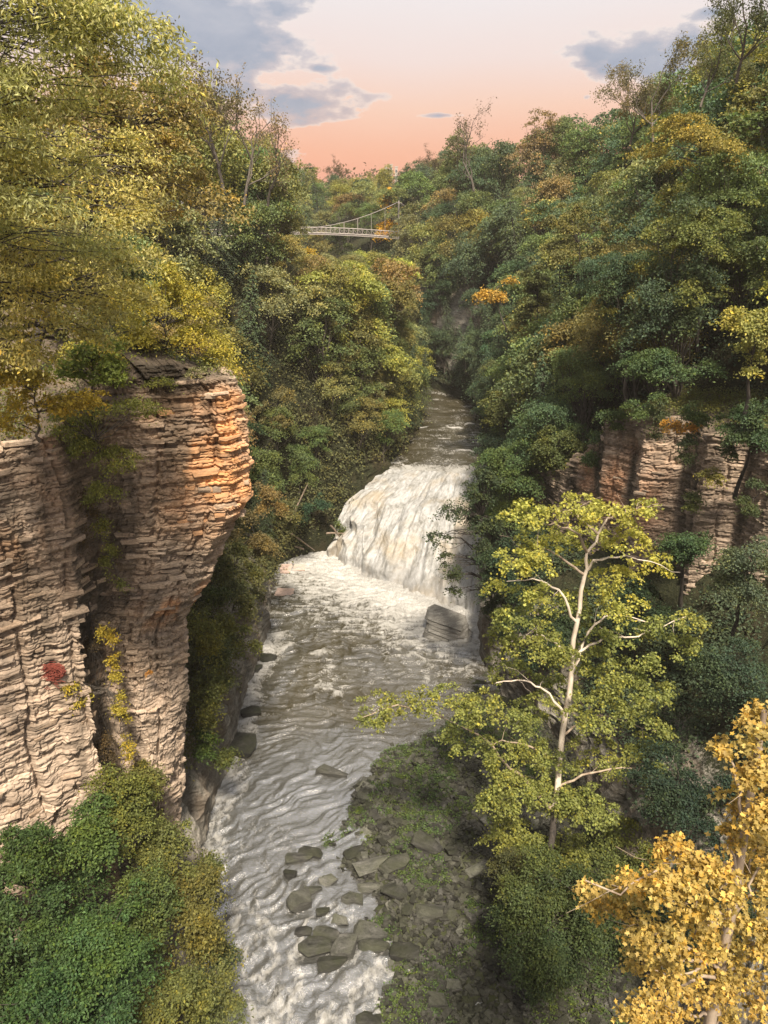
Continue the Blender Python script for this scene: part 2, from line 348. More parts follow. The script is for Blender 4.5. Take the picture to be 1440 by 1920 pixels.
RT = {-60: [1.2, 8, 14, 19, 24, 27, 30, 33, 36, 37, 38, 38], 45: [1.2, 4, 7, 9, 12, 16, 29, 36, 42, 47, 52, 54], 60: [-.6, 6, 9, 12, 14, 20, 31, 38, 44, 49, 55, 56],
      80: [-.6, 6, 10, 13, 17, 22, 29, 37, 44, 49, 55, 56], 100: [8.6, 11, 13, 16, 20, 25, 31, 38, 44, 48, 53, 55], 140: [9.3, 12, 16, 20, 25, 29, 34, 37, 41, 44, 49, 52], 180: [9.5, 14, 18, 22, 27, 31, 34, 36, 37, 40, 44, 48],
      300: [12, 16, 20, 26, 30, 33, 35, 37, 38, 40, 44, 48], 1500: [30, 32, 34, 36, 38, 39, 40, 40, 41, 44, 50, 60]}
def prof(T, Y, d):
    ks = np.array(sorted(T)); tab = np.array([T[k] for k in ks], float)
    Y = np.asarray(Y, float); d = np.asarray(d, float); Y, d = np.broadcast_arrays(Y, d)
    i = np.clip(np.searchsorted(ks, Y)-1, 0, len(ks)-2); f = np.clip((Y-ks[i])/(ks[i+1]-ks[i]), 0, 1)
    j = np.clip(np.searchsorted(DK, d)-1, 0, len(DK)-2); g = np.clip((d-DK[j])/(DK[j+1]-DK[j]), 0, 1)
    z0 = tab[i, j]*(1-g)+tab[i, j+1]*g; z1 = tab[i+1, j]*(1-g)+tab[i+1, j+1]*g
    return z0*(1-f)+z1*f
def xl(Y): return np.interp(Y, YLk, XLk)
def xr(Y): return np.interp(Y, YRk, XRk)
def ground_z(x, y):
    if x < xl(y)+.01: return float(prof(LT, y, xl(y)-x))
    if x > xr(y)-.01: return float(prof(RT, y, x-xr(y)))
    return 0.0 if y < 93 else 8.8
def hillside(side, name):
    Ys = np.concatenate([np.arange(-60, 20, 4), np.arange(20, 105, .45), np.arange(105, 200, 1.1), np.arange(200, 340, 5), [360, 400, 500, 700, 1000, 1500]])
    ds = np.concatenate([[-.7], np.arange(0, 1, .055), np.arange(1, 4, .2), np.arange(4, 12, .5), np.arange(12, 32, 1.2), [34, 38, 45, 60, 90, 150, 300, 800, 3000]])
    Y, D = np.meshgrid(Ys, ds, indexing='ij'); T = LT if side < 0 else RT
    z = prof(T, Y, np.maximum(D, 0))-np.where(D < 0, 4.0, 0); bx = xl(Y) if side < 0 else xr(Y)
    near = np.exp(-np.maximum(D, 0)/14)
    amp = np.clip(D/.5, .35, 1)
    # layered rock steps and buttresses on the steep lower wall
    lay = np.floor(z/.42+fbm(Y*.3, z*.2, 0, 3, 2)*1.2); step = (vn(lay*3.7, Y*.7, 0, 9)-.5)*.7+(vn(lay*1.9, Y*2.2, 0, 4)-.5)*.35
    X = bx+side*D+side*near*amp*(fbm(Y*.16, z*.05, 0, 4, 3)*3.2+fbm(Y*.6, z*.25, 0, 4, 13)*2.4+(vn(np.floor(Y/1.8+fbm(z*.3, Y*.2, 0, 2, 14)*2), np.floor(z/2.2+fbm(Y*.3, z*.2, 0, 2, 15)*2), 0, 16)-.5)*1.3+step)
    Z = z+fbm(X*.25, Y*.25, 0, 4, 8)*1.3*np.clip(D/3, 0, 1)
    v = np.stack([X, Y+fbm(X*.5, Y*.5, z*.5, 3, 6)*.5*amp, Z], -1).reshape(-1, 3)
    mb = MB(); f = grid_faces(len(Ys), len(ds)); mb.add(v, f if side > 0 else f[:, ::-1])
    o = mb.build(name, M['hill'], None, False); tag(o, kind='structure')
    zb = np.where(Y < 93, 0, 9)
    rock = smooth(13, 6, z-zb)*smooth(95, 78, Y)*.75+.22*near+fbm(Y*.15, z*.15, 0, 3, 12)*.9
    if side < 0: rock = rock*smooth(84, 76, Y)+smooth(50, 40, Y)*smooth(12, 8, z)*.5
    if side > 0: rock = rock+smooth(132, 142, Y)*smooth(172, 160, Y)*smooth(30, 26, z)*smooth(12, 15, z)*.6
    rock = np.where(z > 33, -1, rock)
    attr(o.data, 'rock', rock)
    o.name = name
    return o
hillside(-1, 'left_hillside'); hillside(1, 'right_hillside')
# river bed under both pools
bed = MB(); bed.add([(-60, -60, -1.2), (60, -60, -1.2), (60, 96, -1.2), (-60, 96, -1.2)], [(0, 1, 2, 3)])
tag(bed.build('river_bed', M['gravel']), kind='structure')
bed = MB(); bed.add([(-3, 96.8, 8.0), (20, 96.8, 8.0), (20, 150, 8.0), (-70, 220, 8.2), (-70, 250, 8.2), (-3, 140, 8.0)], [(0, 1, 2, 3, 4, 5)])
tag(bed.build('upper_river_bed', M['gravel']), kind='structure')

# ------------------------------------------------------------------ cliffs
def cliff(name, plan, shift, z0, ztop, mat, stainf, du=.09, dz=.065, seed=0, rough=1.0, label=''):
    plan = np.array(plan, float); seg = np.linalg.norm(np.diff(plan, axis=0), axis=1); s = np.concatenate([[0], np.cumsum(seg)])
    def P(u):
        return np.stack([np.interp(u, s, plan[:, 0]), np.interp(u, s, plan[:, 1])], -1)
    us = np.arange(0, s[-1], du); zs = np.arange(z0, max(ztop.values())+.01, dz)
    tan = norm(P(us+.4)-P(us-.4)); nx = np.stack([tan[:, 1], -tan[:, 0]], -1)     # outward normal
    U, Z = np.meshgrid(us, zs, indexing='ij'); base = P(us)
    zt = np.interp(U, list(ztop.keys()), list(ztop.values()))+fbm(U*.4, 0*U, 0, 3, seed+40)*1.2
    Zc = z0+(Z-z0)*(zt-z0)/(zs[-1]-z0)
    def strat(U, Zc):
        Zw = Zc+fbm(U*.10, Zc*.08, 0, 3, seed+1)*.9
        off = 0
        massive = smooth(20, 14, Zc+fbm(U*.3, Zc*.2, 0, 3, seed+3)*4) if rough > .8 else 0*Zc
        for th, amp, bl, sd in ((1.1, .20, 2.3, 1), (.30, .22, 1.0, 2), (.14, .13, .5, 3)):
            k = np.floor(Zw/th+fbm(U*.4, Zw*.3, 0, 2, seed+sd+20)*.55)
            jj = np.floor(U/bl+k*.37+vn(k*5.1, 0, 0, seed+sd)*8+fbm(Zw*.6, U*.3, 0, 2, seed)*.6)
            r = vn(k*7.7+.5, jj*3.3+.5, 0, seed+sd); lay = vn(k*2.3, U*.25, 0, seed+sd+7)
            off = off+amp*((r-.5)*1.3+(lay-.5)*.9)*(1-massive*(.75 if sd < 3 else .2))
            gap = np.abs(((Zw/th+fbm(U*.4, Zw*.3, 0, 2, seed+sd+20)*.55) % 1)-.0)
            uf = (U/bl+k*.37+vn(k*5.1, 0, 0, seed+sd)*8+fbm(Zw*.6, U*.3, 0, 2, seed)*.6) % 1; off = off-np.where(uf < .09, amp*.45, 0)*(1-massive*.5)
            off = off-np.where(gap < .14, amp*.38, 0)*(1-massive*.7)
        for u0 in np.arange(1.3, 60, 2.7):
            cw = U-(u0+vn(u0, 0, 0, 2)*2+fbm(Zc*.25, u0, 0, 4, 17)*1.6); off = off-.34*np.exp(-(cw/.11)**2)*(vn(Zc*.35, u0*3, 0, 18) > .42)
        # massive blocky rock lower down
        bk = np.floor(U/1.7+fbm(U*.4, Zc*.5, 0, 3, seed+5)*2.2); bz = np.floor(Zc/1.5+fbm(U*.5, Zc*.4, 0, 3, seed+6)*2)
        off = off+massive*((vn(bk*3.1, bz*4.3, 0, seed+8)-.5)*.55+fbm(U*1.2, Zc*1.0, 0, 5, seed+9)*.8)
        big = fbm(U*.30, Zc*.06, 0, 4, seed+10)*.8+fbm(U*.8, Zc*.5, 0, 4, seed+11)*.22
        return (off+big)*rough, massive
    off, massive = strat(U, Zc)
    sh = np.interp(Zc, *zip(*sorted(shift.items())))*np.interp(U, [s[4], s[5], s[8], s[10]], [.04, .3, .42, 1]) if shift else 0*Zc
    X = base[:, None, 0]+nx[:, None, 0]*off+sh; Y = base[:, None, 1]+nx[:, None, 1]*off
    Zf = Zc+(vn(U*3, Zc*3, 0, 3)-.5)*.05
    mb = MB(); nu, nz = U.shape
    v = np.stack([X, Y, Zf], -1)
    # cap: rows going back from the top edge
    caps = []
    for b, lift in ((.5, .05), (1.2, .25), (2.5, .5), (4.5, .9), (8, 1.5), (13, 2.0)):
        c = v[:, -1].copy(); c[:, 0] -= nx[:, 0]*b*.6+b*.45; c[:, 1] -= nx[:, 1]*b*.3-b*.3*(1 if rough > .8 else 1.2); 
        if rough <= .8: c[:, 0] = v[:, -1, 0]+b*.9
        c[:, 2] += lift+fbm(c[:, 0]*.8, c[:, 1]*.8, 0, 3, 4)*.6; caps.append(c)
    v = np.concatenate([v, np.stack(caps, 1)], 1); nz2 = v.shape[1]
    mb.add(v.reshape(-1, 3), grid_faces(nu, nz2))
    o = mb.build(name, mat); tag(o, kind='structure')
    pad = lambda a, val=None: np.concatenate([a, np.repeat(a[:, -1:], nz2-nz, 1) if val is None else np.full((nu, nz2-nz), val)], 1)
    st, pale, dirt = stainf(X, Y, Zf, U, massive)
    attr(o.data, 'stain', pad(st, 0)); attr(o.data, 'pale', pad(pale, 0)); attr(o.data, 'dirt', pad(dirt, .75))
    Zw = Zc+fbm(U*.10, Zc*.08, 0, 3, seed+1)*.9; kk = np.floor(Zw/.33+fbm(U*.4, Zw*.3, 0, 2, seed+22)*.55); jj = np.floor(U/.9+kk*.37)
    tone = .5+(vn(kk*7.7, jj*3.3, 0, seed+31)-.5)*.8+(vn(kk*1.7, U*.3, 0, seed+32)-.5)*.5
    attr(o.data, 'tone', pad(np.clip(tone, 0, 1)))
    def at(u, z):
        i = min(max(int(round(u/du)), 0), nu-1); zz = Zc[i]; j = int(np.argmin(abs(zz-z)))
        return Vector(v[i, j]), Vector((nx[i, 0], nx[i, 1], 0)), Vector((tan[i, 0], tan[i, 1], 0))
    return o, at, s[-1]
def hull_mesh(name, n, size, mat, seed, box=.75):
    r = random.Random(seed); bm = bmesh.new()
    for k in range(n):
        p = [r.uniform(-1, 1) for _ in range(3)]
        if box > .85 and k < 8: p = [(1 if k & b else -1)*r.uniform(.72, 1) for b in (1, 2, 4)]; bm.verts.new([p[i]*size[i]*.5 for i in range(3)]); continue
        m_ = max(abs(c) for c in p); q = [c/m_ for c in p] if r.random() < box else p
        bm.verts.new([q[i]*size[i]*.5*r.uniform(.85, 1) for i in range(3)])
    res = bmesh.ops.convex_hull(bm, input=bm.verts)
    bmesh.ops.delete(bm, geom=list({g for g in res['geom_interior'] if isinstance(g, bmesh.types.BMVert)}), context='VERTS')
    me = bpy.data.meshes.new(name); bm.to_mesh(me); bm.free(); me.materials.append(mat)
    for a, val in (('stain', 0), ('pale', 0), ('dirt', 0), ('tone', r.uniform(.4, .9))): attr(me, a, np.full(len(me.vertices), val))
    return me

planL = [(-24, 8), (-20.5, 20), (-18.2, 28.5), (-15.8, 31), (-14.15, 31.9), (-13.95, 32.9), (-13.6, 34.0), (-13.1, 34.7), (-12.4, 34.5), (-10.2, 34.9), (-7.4, 35.5), (-6.7, 36.6), (-7.4, 39), (-8.6, 43), (-10.3, 49), (-13, 56)]
edge = {34: -1.6, 33: -.9, 32.5: -.4, 30: 0, 29: 0, 26.4: -.3, 24.5: -1.3, 22: -2.5, 20.4: -3.5, 19.5: -3.9, 15: -4.3, 10: -4.9, 0: -6.3, -1: -6.4}
_pl = np.array(planL); _sl = np.concatenate([[0], np.cumsum(np.linalg.norm(np.diff(_pl, axis=0), axis=1))])
def stL(X, Y, Z, U, mass):
    ed = smooth(_sl[8], _sl[10]+.6, U)*smooth(_sl[15], _sl[12], U)
    st = ed*smooth(24, 27.5, Z)*smooth(33, 31.5, Z)*(.35+.65*smooth(-.12, .12, fbm(U*.7, Z*.7, 0, 4, 77)))
    st = np.maximum(st, ed*smooth(19.6, 20.6, Z)*smooth(22.6, 21.2, Z)*smooth(-.1, .1, fbm(U*.8, Z*.8, 0, 3, 78))*.9)
    lb = smooth(_sl[5], _sl[4]-1, U); st = np.maximum(st, lb*smooth(23, 27, Z)*.45*smooth(-.15, .1, fbm(U*.6, Z*.6, 0, 3, 79)))
    pale = np.clip(mass*1.0+smooth(19, 14, Z)*.5+lb*smooth(27, 21, Z)*.6+smooth(0.02, .16, fbm(U*.35, Z*.8, 0, 4, 80))*.5, 0, 1)*smooth(34, 31, Z)
    crev = smooth(_sl[4], _sl[5], U)*smooth(_sl[8]-.2, _sl[7]-.4, U)
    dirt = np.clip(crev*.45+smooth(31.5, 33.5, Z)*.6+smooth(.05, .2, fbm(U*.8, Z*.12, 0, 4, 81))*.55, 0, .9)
    return st, pale, dirt
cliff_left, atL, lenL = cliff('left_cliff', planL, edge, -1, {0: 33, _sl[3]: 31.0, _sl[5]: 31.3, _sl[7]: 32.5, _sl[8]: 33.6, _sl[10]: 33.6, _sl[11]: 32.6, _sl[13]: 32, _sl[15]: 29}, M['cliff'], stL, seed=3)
planR = [(12.8, 72), (14.2, 66), (15.3, 62), (17.0, 59.5), (17.0, 58), (19.2, 56.3), (19.1, 54.6), (21.6, 53.2), (22, 50.6), (24.4, 50), (25, 47.3), (28.5, 46), (29, 43), (34, 40)]
_pr = np.array(planR); _sr = np.concatenate([[0], np.cumsum(np.linalg.norm(np.diff(_pr, axis=0), axis=1))])
def stR(X, Y, Z, U, mass):
    st = smooth(_sr[2], _sr[3], U)*smooth(_sr[7]+.6, _sr[6], U)*smooth(16, 19, Z)*smooth(25, 22.5, Z)*.5*smooth(-.2, .1, fbm(U*.5, Z*.3, 0, 3, 70))
    pale = smooth(-.05, .15, fbm(U*.5, Z*.3, 0, 4, 71))*.45
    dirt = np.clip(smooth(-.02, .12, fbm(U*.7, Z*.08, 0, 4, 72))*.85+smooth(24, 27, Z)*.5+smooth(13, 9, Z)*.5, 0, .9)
    return st, pale, dirt
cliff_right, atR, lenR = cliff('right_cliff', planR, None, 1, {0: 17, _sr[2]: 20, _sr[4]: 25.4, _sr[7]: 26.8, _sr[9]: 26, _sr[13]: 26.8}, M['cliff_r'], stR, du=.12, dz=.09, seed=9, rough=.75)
# proud ledges and slabs, each a part of its cliff
def ledges(parent, at, rngu, rngz, n, mat, seed, smin=.35, smax=1.5, orange=None):
    r = random.Random(seed); meshes = [hull_mesh('rock_slab', 16, (1, 1, 1), mat, seed+i, .9) for i in range(10)]
    om = [hull_mesh('rock_slab', 16, (1, 1, 1), mat, seed+50+i, .9) for i in range(4)]
    for me in om: me.attributes['stain'].data.foreach_set('value', np.full(len(me.vertices), .7, np.float32))
    for i in range(n):
        u = r.uniform(*rngu); z = r.uniform(*rngz); p, nn, tt = at(u, z)
        w = r.uniform(smin, smax); h = r.uniform(.10, .30); d = r.uniform(.3, .6)
        isor = orange and orange(u, z) and r.random() < .7
        o = link('rock_slab', r.choice(om if isor else meshes), parent)
        o.location = p-nn*(d*.5-r.uniform(.04, .17)); o.rotation_euler = (r.uniform(-.05, .05), r.uniform(-.06, .06), math.atan2(tt.y, tt.x)+r.uniform(-.15, .15)); o.scale = (w, d, h)
ledges(cliff_left, atL, (_sl[2], _sl[12]), (17, 33), 230, M['cliff'], 500, orange=lambda u, z: _sl[9] < u < _sl[12] and 25 < z < 32)
ledges(cliff_left, atL, (_sl[2], _sl[12]), (3, 18), 60, M['cliff'], 600, .4, 1.1)
ledges(cliff_right, atR, (_sr[2], _sr[10]), (12, 27), 150, M['cliff_r'], 700, .5, 1.8)

# ------------------------------------------------------------------ river
base_curve = np.array([(-7.2, 88.2), (-5.6, 86.0), (-3.2, 83.8), (-.2, 81.3), (3, 78.6), (6, 76), (9, 73.6), (11.5, 72)])
lip_curve = np.array([(-.2, 96.6), (2.0, 95.6), (4.5, 95.2), (6.5, 95.0), (8.5, 94.6), (10.5, 94), (12.5, 92.5), (14.5, 90)])
YB = [10, 22, 28, 32, 36, 38, 40, 42, 44, 46.3, 48.7, 50.5, 52, 56, 60, 64]; XB = [1, .4, -.4, .2, -1.2, -2.5, -3.6, -3.2, -2.6, -2.6, -1.7, .5, 3.4, 5.6, 8, 9.5]
def lower_river():
    xs = np.arange(-14, 13.2, .105); ys = np.concatenate([np.arange(20, 27, .3), np.arange(27, 92, .12)])
    X, Y = np.meshgrid(xs, ys, indexing='ij')
    # crest direction swings along the reach
    ang = np.interp(Y, [25, 36, 44, 52, 62, 80], [.9, .75, .45, .12, -.05, -.15])+fbm(X*.12, Y*.12, 0, 2, 3)*.5
    wx = X+fbm(X*.35, Y*.35, 0, 3, 21)*2.4; wy = Y+fbm(X*.35, Y*.35, 0, 3, 22)*2.4
    ca, sa = np.cos(.32), np.sin(.32)
    def rip(a, fa, fc, sd):
        ca, sa = np.cos(a), np.sin(a); al = wx*ca+wy*sa; ac = -wx*sa+wy*ca
        return 1-2*np.abs(2*vn(al*fa, ac*fc, 0, sd)-1)
    r0 = rip(.55, .45, 1.7, 31)*.5+rip(.75, .9, 3.3, 32)*.28
    r1 = rip(.02, .5, 1.9, 33)*.5+rip(-.12, 1.0, 3.7, 34)*.28
    k = smooth(44, 58, Y); h = r0*(1-k)+r1*k
    turb = smooth(39, 33, Y+X*.4)+smooth(11, 2, np.min(np.hypot(X[..., None]-base_curve[:, 0], Y[..., None]-base_curve[:, 1]), -1))*.9
    turb = turb*smooth(1.5, -1.5, X-np.interp(Y, YB, XB))*smooth(-1, 1, 60-Y)+turb*smooth(60, 62, Y)
    h = h*(.27+.03*k)+turb*(fbm(X*.7, Y*.7, 0, 4, 41)*.75+(.5-np.abs(fbm(X*1.5, Y*1.5, 0, 4, 42))*2)*.12)
    mb = MB(); mb.add(np.stack([X, Y, h], -1).reshape(-1, 3), grid_faces(*X.shape))
    o = mb.build('river', M['water'], None, True); tag(o, kind='structure')
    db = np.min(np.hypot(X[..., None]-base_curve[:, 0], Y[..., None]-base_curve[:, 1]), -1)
    foam_and_glare = smooth(19, 2, db)*.66+smooth(5, 0, db)*.7
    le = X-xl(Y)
    foam_and_glare = np.maximum(foam_and_glare, smooth(3.0+fbm(Y*.25, X*.25, 0, 3, 51)*6.5, .2, le)*(.62+fbm(X*.9, Y*.5, 0, 3, 58)*.7)*smooth(30, 40, Y)*smooth(80, 66, Y))  # bank strip: froth together with sky reflection painted white
    foam_and_glare = np.maximum(foam_and_glare, .15*smooth(56, 74, Y)+fbm(X*.3, Y*.3, 0, 3, 59)*.3*smooth(54, 62, Y))
    foam_and_glare = np.maximum(foam_and_glare, smooth(39.5, 33, Y+fbm(X*.4, Y*.4, 0, 3, 52)*5)*.30+(.34-np.abs(fbm(X*.7, Y*.55, 0, 4, 53))*2.6)*smooth(41, 34, Y))
    foam_and_glare = np.maximum(foam_and_glare, smooth(50, 42, Y)*.22*smooth(-1, -7, X)+.12)
    foam_and_glare = np.maximum(foam_and_glare, .42*smooth(.04, .2, fbm(X*.25, Y*.12, 0, 3, 57)))
    foam_and_glare = foam_and_glare+smooth(.15, .62, np.where(k > .5, r1, r0))*.26*smooth(46, 56, Y)
    attr(o.data, 'foam_and_glare', foam_and_glare); attr(o.data, 'sky_glare', np.clip(smooth(56, 47, Y+fbm(X*.2, Y*.2, 0, 3, 55)*9)*.8+fbm(X*.3, Y*.15, 0, 3, 56)*.8+.1, 0, 1))  # lower reach paled in colour for the reflected sky
    mb = MB(); mb.add([(-14, -60, 0), (13, -60, 0), (13, 20, 0), (-14, 20, 0)], [(0, 1, 2, 3)])
    o2 = mb.build('river_downstream', M['water']); tag(o2, kind='structure')
    attr(o2.data, 'foam_and_glare', [.6]*4)
lower_river()
def upper_river():
    nv = 110; pts = []; foam_and_glare = []
    tl = np.linspace(0, 1, 8)
    ys = np.concatenate([np.linspace(0, 1, 20)*0+0, []])
    # row 0 is the lip, then straight rows between the banks
    u = np.linspace(0, 1, nv); rows = [np.stack([np.interp(u, tl, lip_curve[:, 0]), np.interp(u, tl, lip_curve[:, 1]), 9+0*u], -1)]
    for Y in np.concatenate([np.arange(97.2, 140, .16), np.arange(140, 235, 1.0)]):
        a, b = xl(Y)-1.2, xr(Y)+1.2; X = a+(b-a)*u; rows.append(np.stack([X, Y+0*u, 9.0+0*u], -1))
    V = np.array(rows); X, Y = V[..., 0], V[..., 1]
    steps = np.zeros_like(X)
    for y0, hgt in ((99.5, .25), (103.5, .3), (109, .25), (117, .3)):
        steps += hgt*smooth(y0-.5, y0+.1, Y+fbm(X*.35, Y*.2, 0, 4, int(y0))*9)
    V[..., 2] += steps*.35+(1-2*np.abs(2*vn(X*.5, Y*1.5, 0, 61)-1))*.07*smooth(95.5, 98, Y)+fbm(X*.8, Y*.8, 0, 3, 62)*.25*smooth(95.5, 98, Y)
    g = np.gradient(steps, axis=0); gf = np.clip(np.abs(g)*9, 0, 1)
    mb = MB(); mb.add(V.reshape(-1, 3), grid_faces(*X.shape)[:, ::-1])
    o = mb.build('upper_river', M['water'], None, True); tag(o, kind='structure')
    attr(o.data, 'foam_and_glare', np.clip(gf*.5*smooth(-.05, .2, fbm(X*.35, Y*.2, 0, 3, 63))+smooth(98.5, 96, Y)*.35+.33+fbm(X*.4, Y*.6, 0, 3, 64)*.6, 0, 1.2))
upper_river()
def waterfall():
    nu, nt = 260, 150; tl = np.linspace(0, 1, 8); u = np.linspace(0, 1, nu); t = np.linspace(0, 1.02, nt)
    L = np.stack([np.interp(u, tl, lip_curve[:, 0]), np.interp(u, tl, lip_curve[:, 1])], -1); B = np.stack([np.interp(u, tl, base_curve[:, 0]), np.interp(u, tl, base_curve[:, 1])], -1)
    U, T = np.meshgrid(u, t, indexing='ij'); 
    dlen = np.linalg.norm(B-L, axis=1)[:, None]
    # two ledges: a sliding upper apron, then the main drop
    s = T; crest = .40+fbm(U*5, 0*U, 0, 3, 91)*.34
    zz = np.where(s < crest, 9-1.9*(s/crest)**1.2, 0)
    q = np.clip((s-crest)/(1-crest), 0, 1.05); zz = np.where(s >= crest, 7.1*(1-q**1.3), zz)
    hx = np.where(s < crest, s*1.05, crest*1.05+(1-crest*1.05)*q**.72)
    Pm = L[:, None]+(B-L)[:, None]*hx[..., None]
    nrm = norm(B-L)[:, None]; A = U*18
    streak = fbm(A*1.1, T*3.5, 0, 5, 92)*1.5+(vn(A*3.0, T*9, 0, 93)-.5)*.4*smooth(0, .2, T)
    ledge = (.5-np.abs(vn(A*.35, T*5+fbm(A*.3, T*1.2, 0, 3, 94)*4, 0, 95)-.5)*2)*1.5*smooth(.03, .25, T)*smooth(1, .9, T)
    off = (streak+ledge+fbm(A*.32, T*1.4, 0, 3, 99)*3.0)*smooth(0, .12, T)
    V = np.stack([Pm[..., 0]+nrm[..., 0]*off, Pm[..., 1]+nrm[..., 1]*off, zz+off*.25+(vn(A*4, T*22, 0, 96)-.5)*.2], -1)
    mb = MB(); mb.add(V.reshape(-1, 3), grid_faces(nu, nt))
    o = mb.build('waterfall', M['fall'], None, True); tag(o, kind='structure')
    attr(o.data, 'across', A); attr(o.data, 'down', T*14)
    # rock step behind the water
    mb = MB(); L2 = L-(B-L)*.05
    rows = np.stack([np.concatenate([L+norm(B-L)*-.6, np.full((nu, 1), 8.5)], 1), np.concatenate([L*.55+B*.45-norm(B-L)*.9, np.full((nu, 1), 5.8)], 1), np.concatenate([B-norm(B-L)*1.2, np.full((nu, 1), -1.0)], 1)], 1)
    mb.add(rows[14:].reshape(-1, 3), grid_faces(nu-14, 3)); tag(mb.build('rock_step', M['boulder']), kind='structure')
waterfall()

# gravel bar on the right bank
def bar_z(x, y):
    e = x-np.interp(y, YB, XB)
    return -.35+.5*smooth(-1.5, 2.0, e)+.10*np.clip(e, 0, 14)+fbm(np.asarray(x)*.42, np.asarray(y)*.42, 0, 4, 66)*1.9*smooth(-3, 1, e)
def bar():
    X, Y = np.meshgrid(np.arange(-9, 17, .16), np.arange(14, 66, .16), indexing='ij'); Z = bar_z(X, Y)+fbm(X*2.2, Y*2.2, 0, 3, 67)*.22
    mb = MB(); mb.add(np.stack([X, Y, Z], -1).reshape(-1, 3), grid_faces(*X.shape))
    tag(mb.build('gravel_bar', M['gravel'], None, True), kind='structure')
bar()

# ------------------------------------------------------------------ tree makers
def rand_dirs(n, g):
    d = g.normal(size=(n, 3)); return norm(d)
def clump_leaves(mb, centers, outward, rc, per, leaf, g, flat=.38, droop=0., up=.9, star=False, wf=.62):
    """leafy sprays: flattened discs of leaves round each centre, tilted outwards"""
    n = len(centers); idx = np.repeat(np.arange(n), per); c = centers[idx]; o = outward[idx]
    R = np.broadcast_to(rc, n)[idx]
    p = g.normal(size=(len(idx), 3))*np.array([1, 1, flat])*R[:, None]*.48
    # tilt: outer side hangs lower
    hdir = o*np.array([1, 1, 0]); p[:, 2] -= (p*hdir).sum(1)*.35
    rr = np.hypot(p[:, 0], p[:, 1]); p[:, 2] -= rr**2/np.maximum(R, .1)*.22
    nr = norm(g.normal(size=(len(idx), 3))*.55+np.array([0, 0, up])+o*.35+norm(p)*.25)
    ax = norm(g.normal(size=(len(idx), 3))*.7+norm(p*np.array([1, 1, .2]))*.8+np.array([0, 0, -droop]))
    L = leaf*g.uniform(.65, 1.3, len(idx))
    if star: star_leaves(mb, c+p, ax, nr, L)
    else: leaves(mb, c+p, ax, nr, L, L*wf)
def limb(mb, a, b, r0, r1, g, k=4, n=6, sag=.12):
    a = np.array(a, float); b = np.array(b, float); t = np.linspace(0, 1, n)[:, None]; L = np.linalg.norm(b-a)
    p = a+(b-a)*t; p[:, 2] += (np.sin(t[:, 0]*math.pi)*sag*L); j = g.normal(size=(n, 3))*L*.035; j[0] = 0; p += j
    tube(mb, p, np.linspace(r0, r1, n), k)
    return p
def broad_proto(seed, h=12., R=4., cz=.62, rz=.42, K=60, per=90, leaf=.28, rc=1.15, lobes=5, trunk_mat='bark', sparse=0):
    g = np.random.default_rng(seed); cen = np.array([0, 0, h*cz])
    # lobed envelope: a few sub-crowns
    lc = [cen+np.array([math.cos(a)*R*.45*g.uniform(.6, 1.2), math.sin(a)*R*.45*g.uniform(.6, 1.2), g.uniform(-.6, .6)*h*rz]) for a in np.arange(lobes)*2*math.pi/lobes+g.uniform(0, 6)]
    lc.append(cen+np.array([g.normal()*.4, g.normal()*.4, h*rz*.45])); lc = np.array(lc); lr = np.array([R*g.uniform(.45, .68) for _ in lc])
    li = g.integers(0, len(lc), K); d = rand_dirs(K, g); d[:, 2] = np.where(d[:, 2] < -.35, -d[:, 2]*.6, d[:, 2]); d = norm(d)
    fr = g.uniform(.35, 1.05, K)**.6
    c = lc[li]+d*(lr[li]*fr)[:, None]*np.array([1, 1, h*rz/R*1.05]); c[:, 2] = np.minimum(c[:, 2], h*.98-rc*.2)
    out = norm(c-cen)
    lv = MB(); clump_leaves(lv, c, out, rc*g.uniform(.7, 1.2, K), per, leaf, g)
    tk = MB(); top = cen+np.array([g.normal()*.3, g.normal()*.3, h*rz*.5]); n = 8; t = np.linspace(0, 1, n)[:, None]
    tp = np.array([0, 0, -2.2])+(top-np.array([0, 0, -2.2]))*t; tp[1:-1, :2] += g.normal(size=(n-2, 2))*.12
    tube(tk, tp, np.linspace(h*.018, h*.003, n), 6)
    for i in range(0, K, 3 if K > 40 else 2):
        f = np.clip((c[i, 2]-1.5)/h*.8, .2, .85); a = tp[int(f*(n-1))]
        limb(tk, a, c[i], h*.007*(1.2-f), .015, g, 3, 5, -.05)
    return lv.mesh('crown', M['leaf']), tk.mesh('trunk', M[trunk_mat], True)
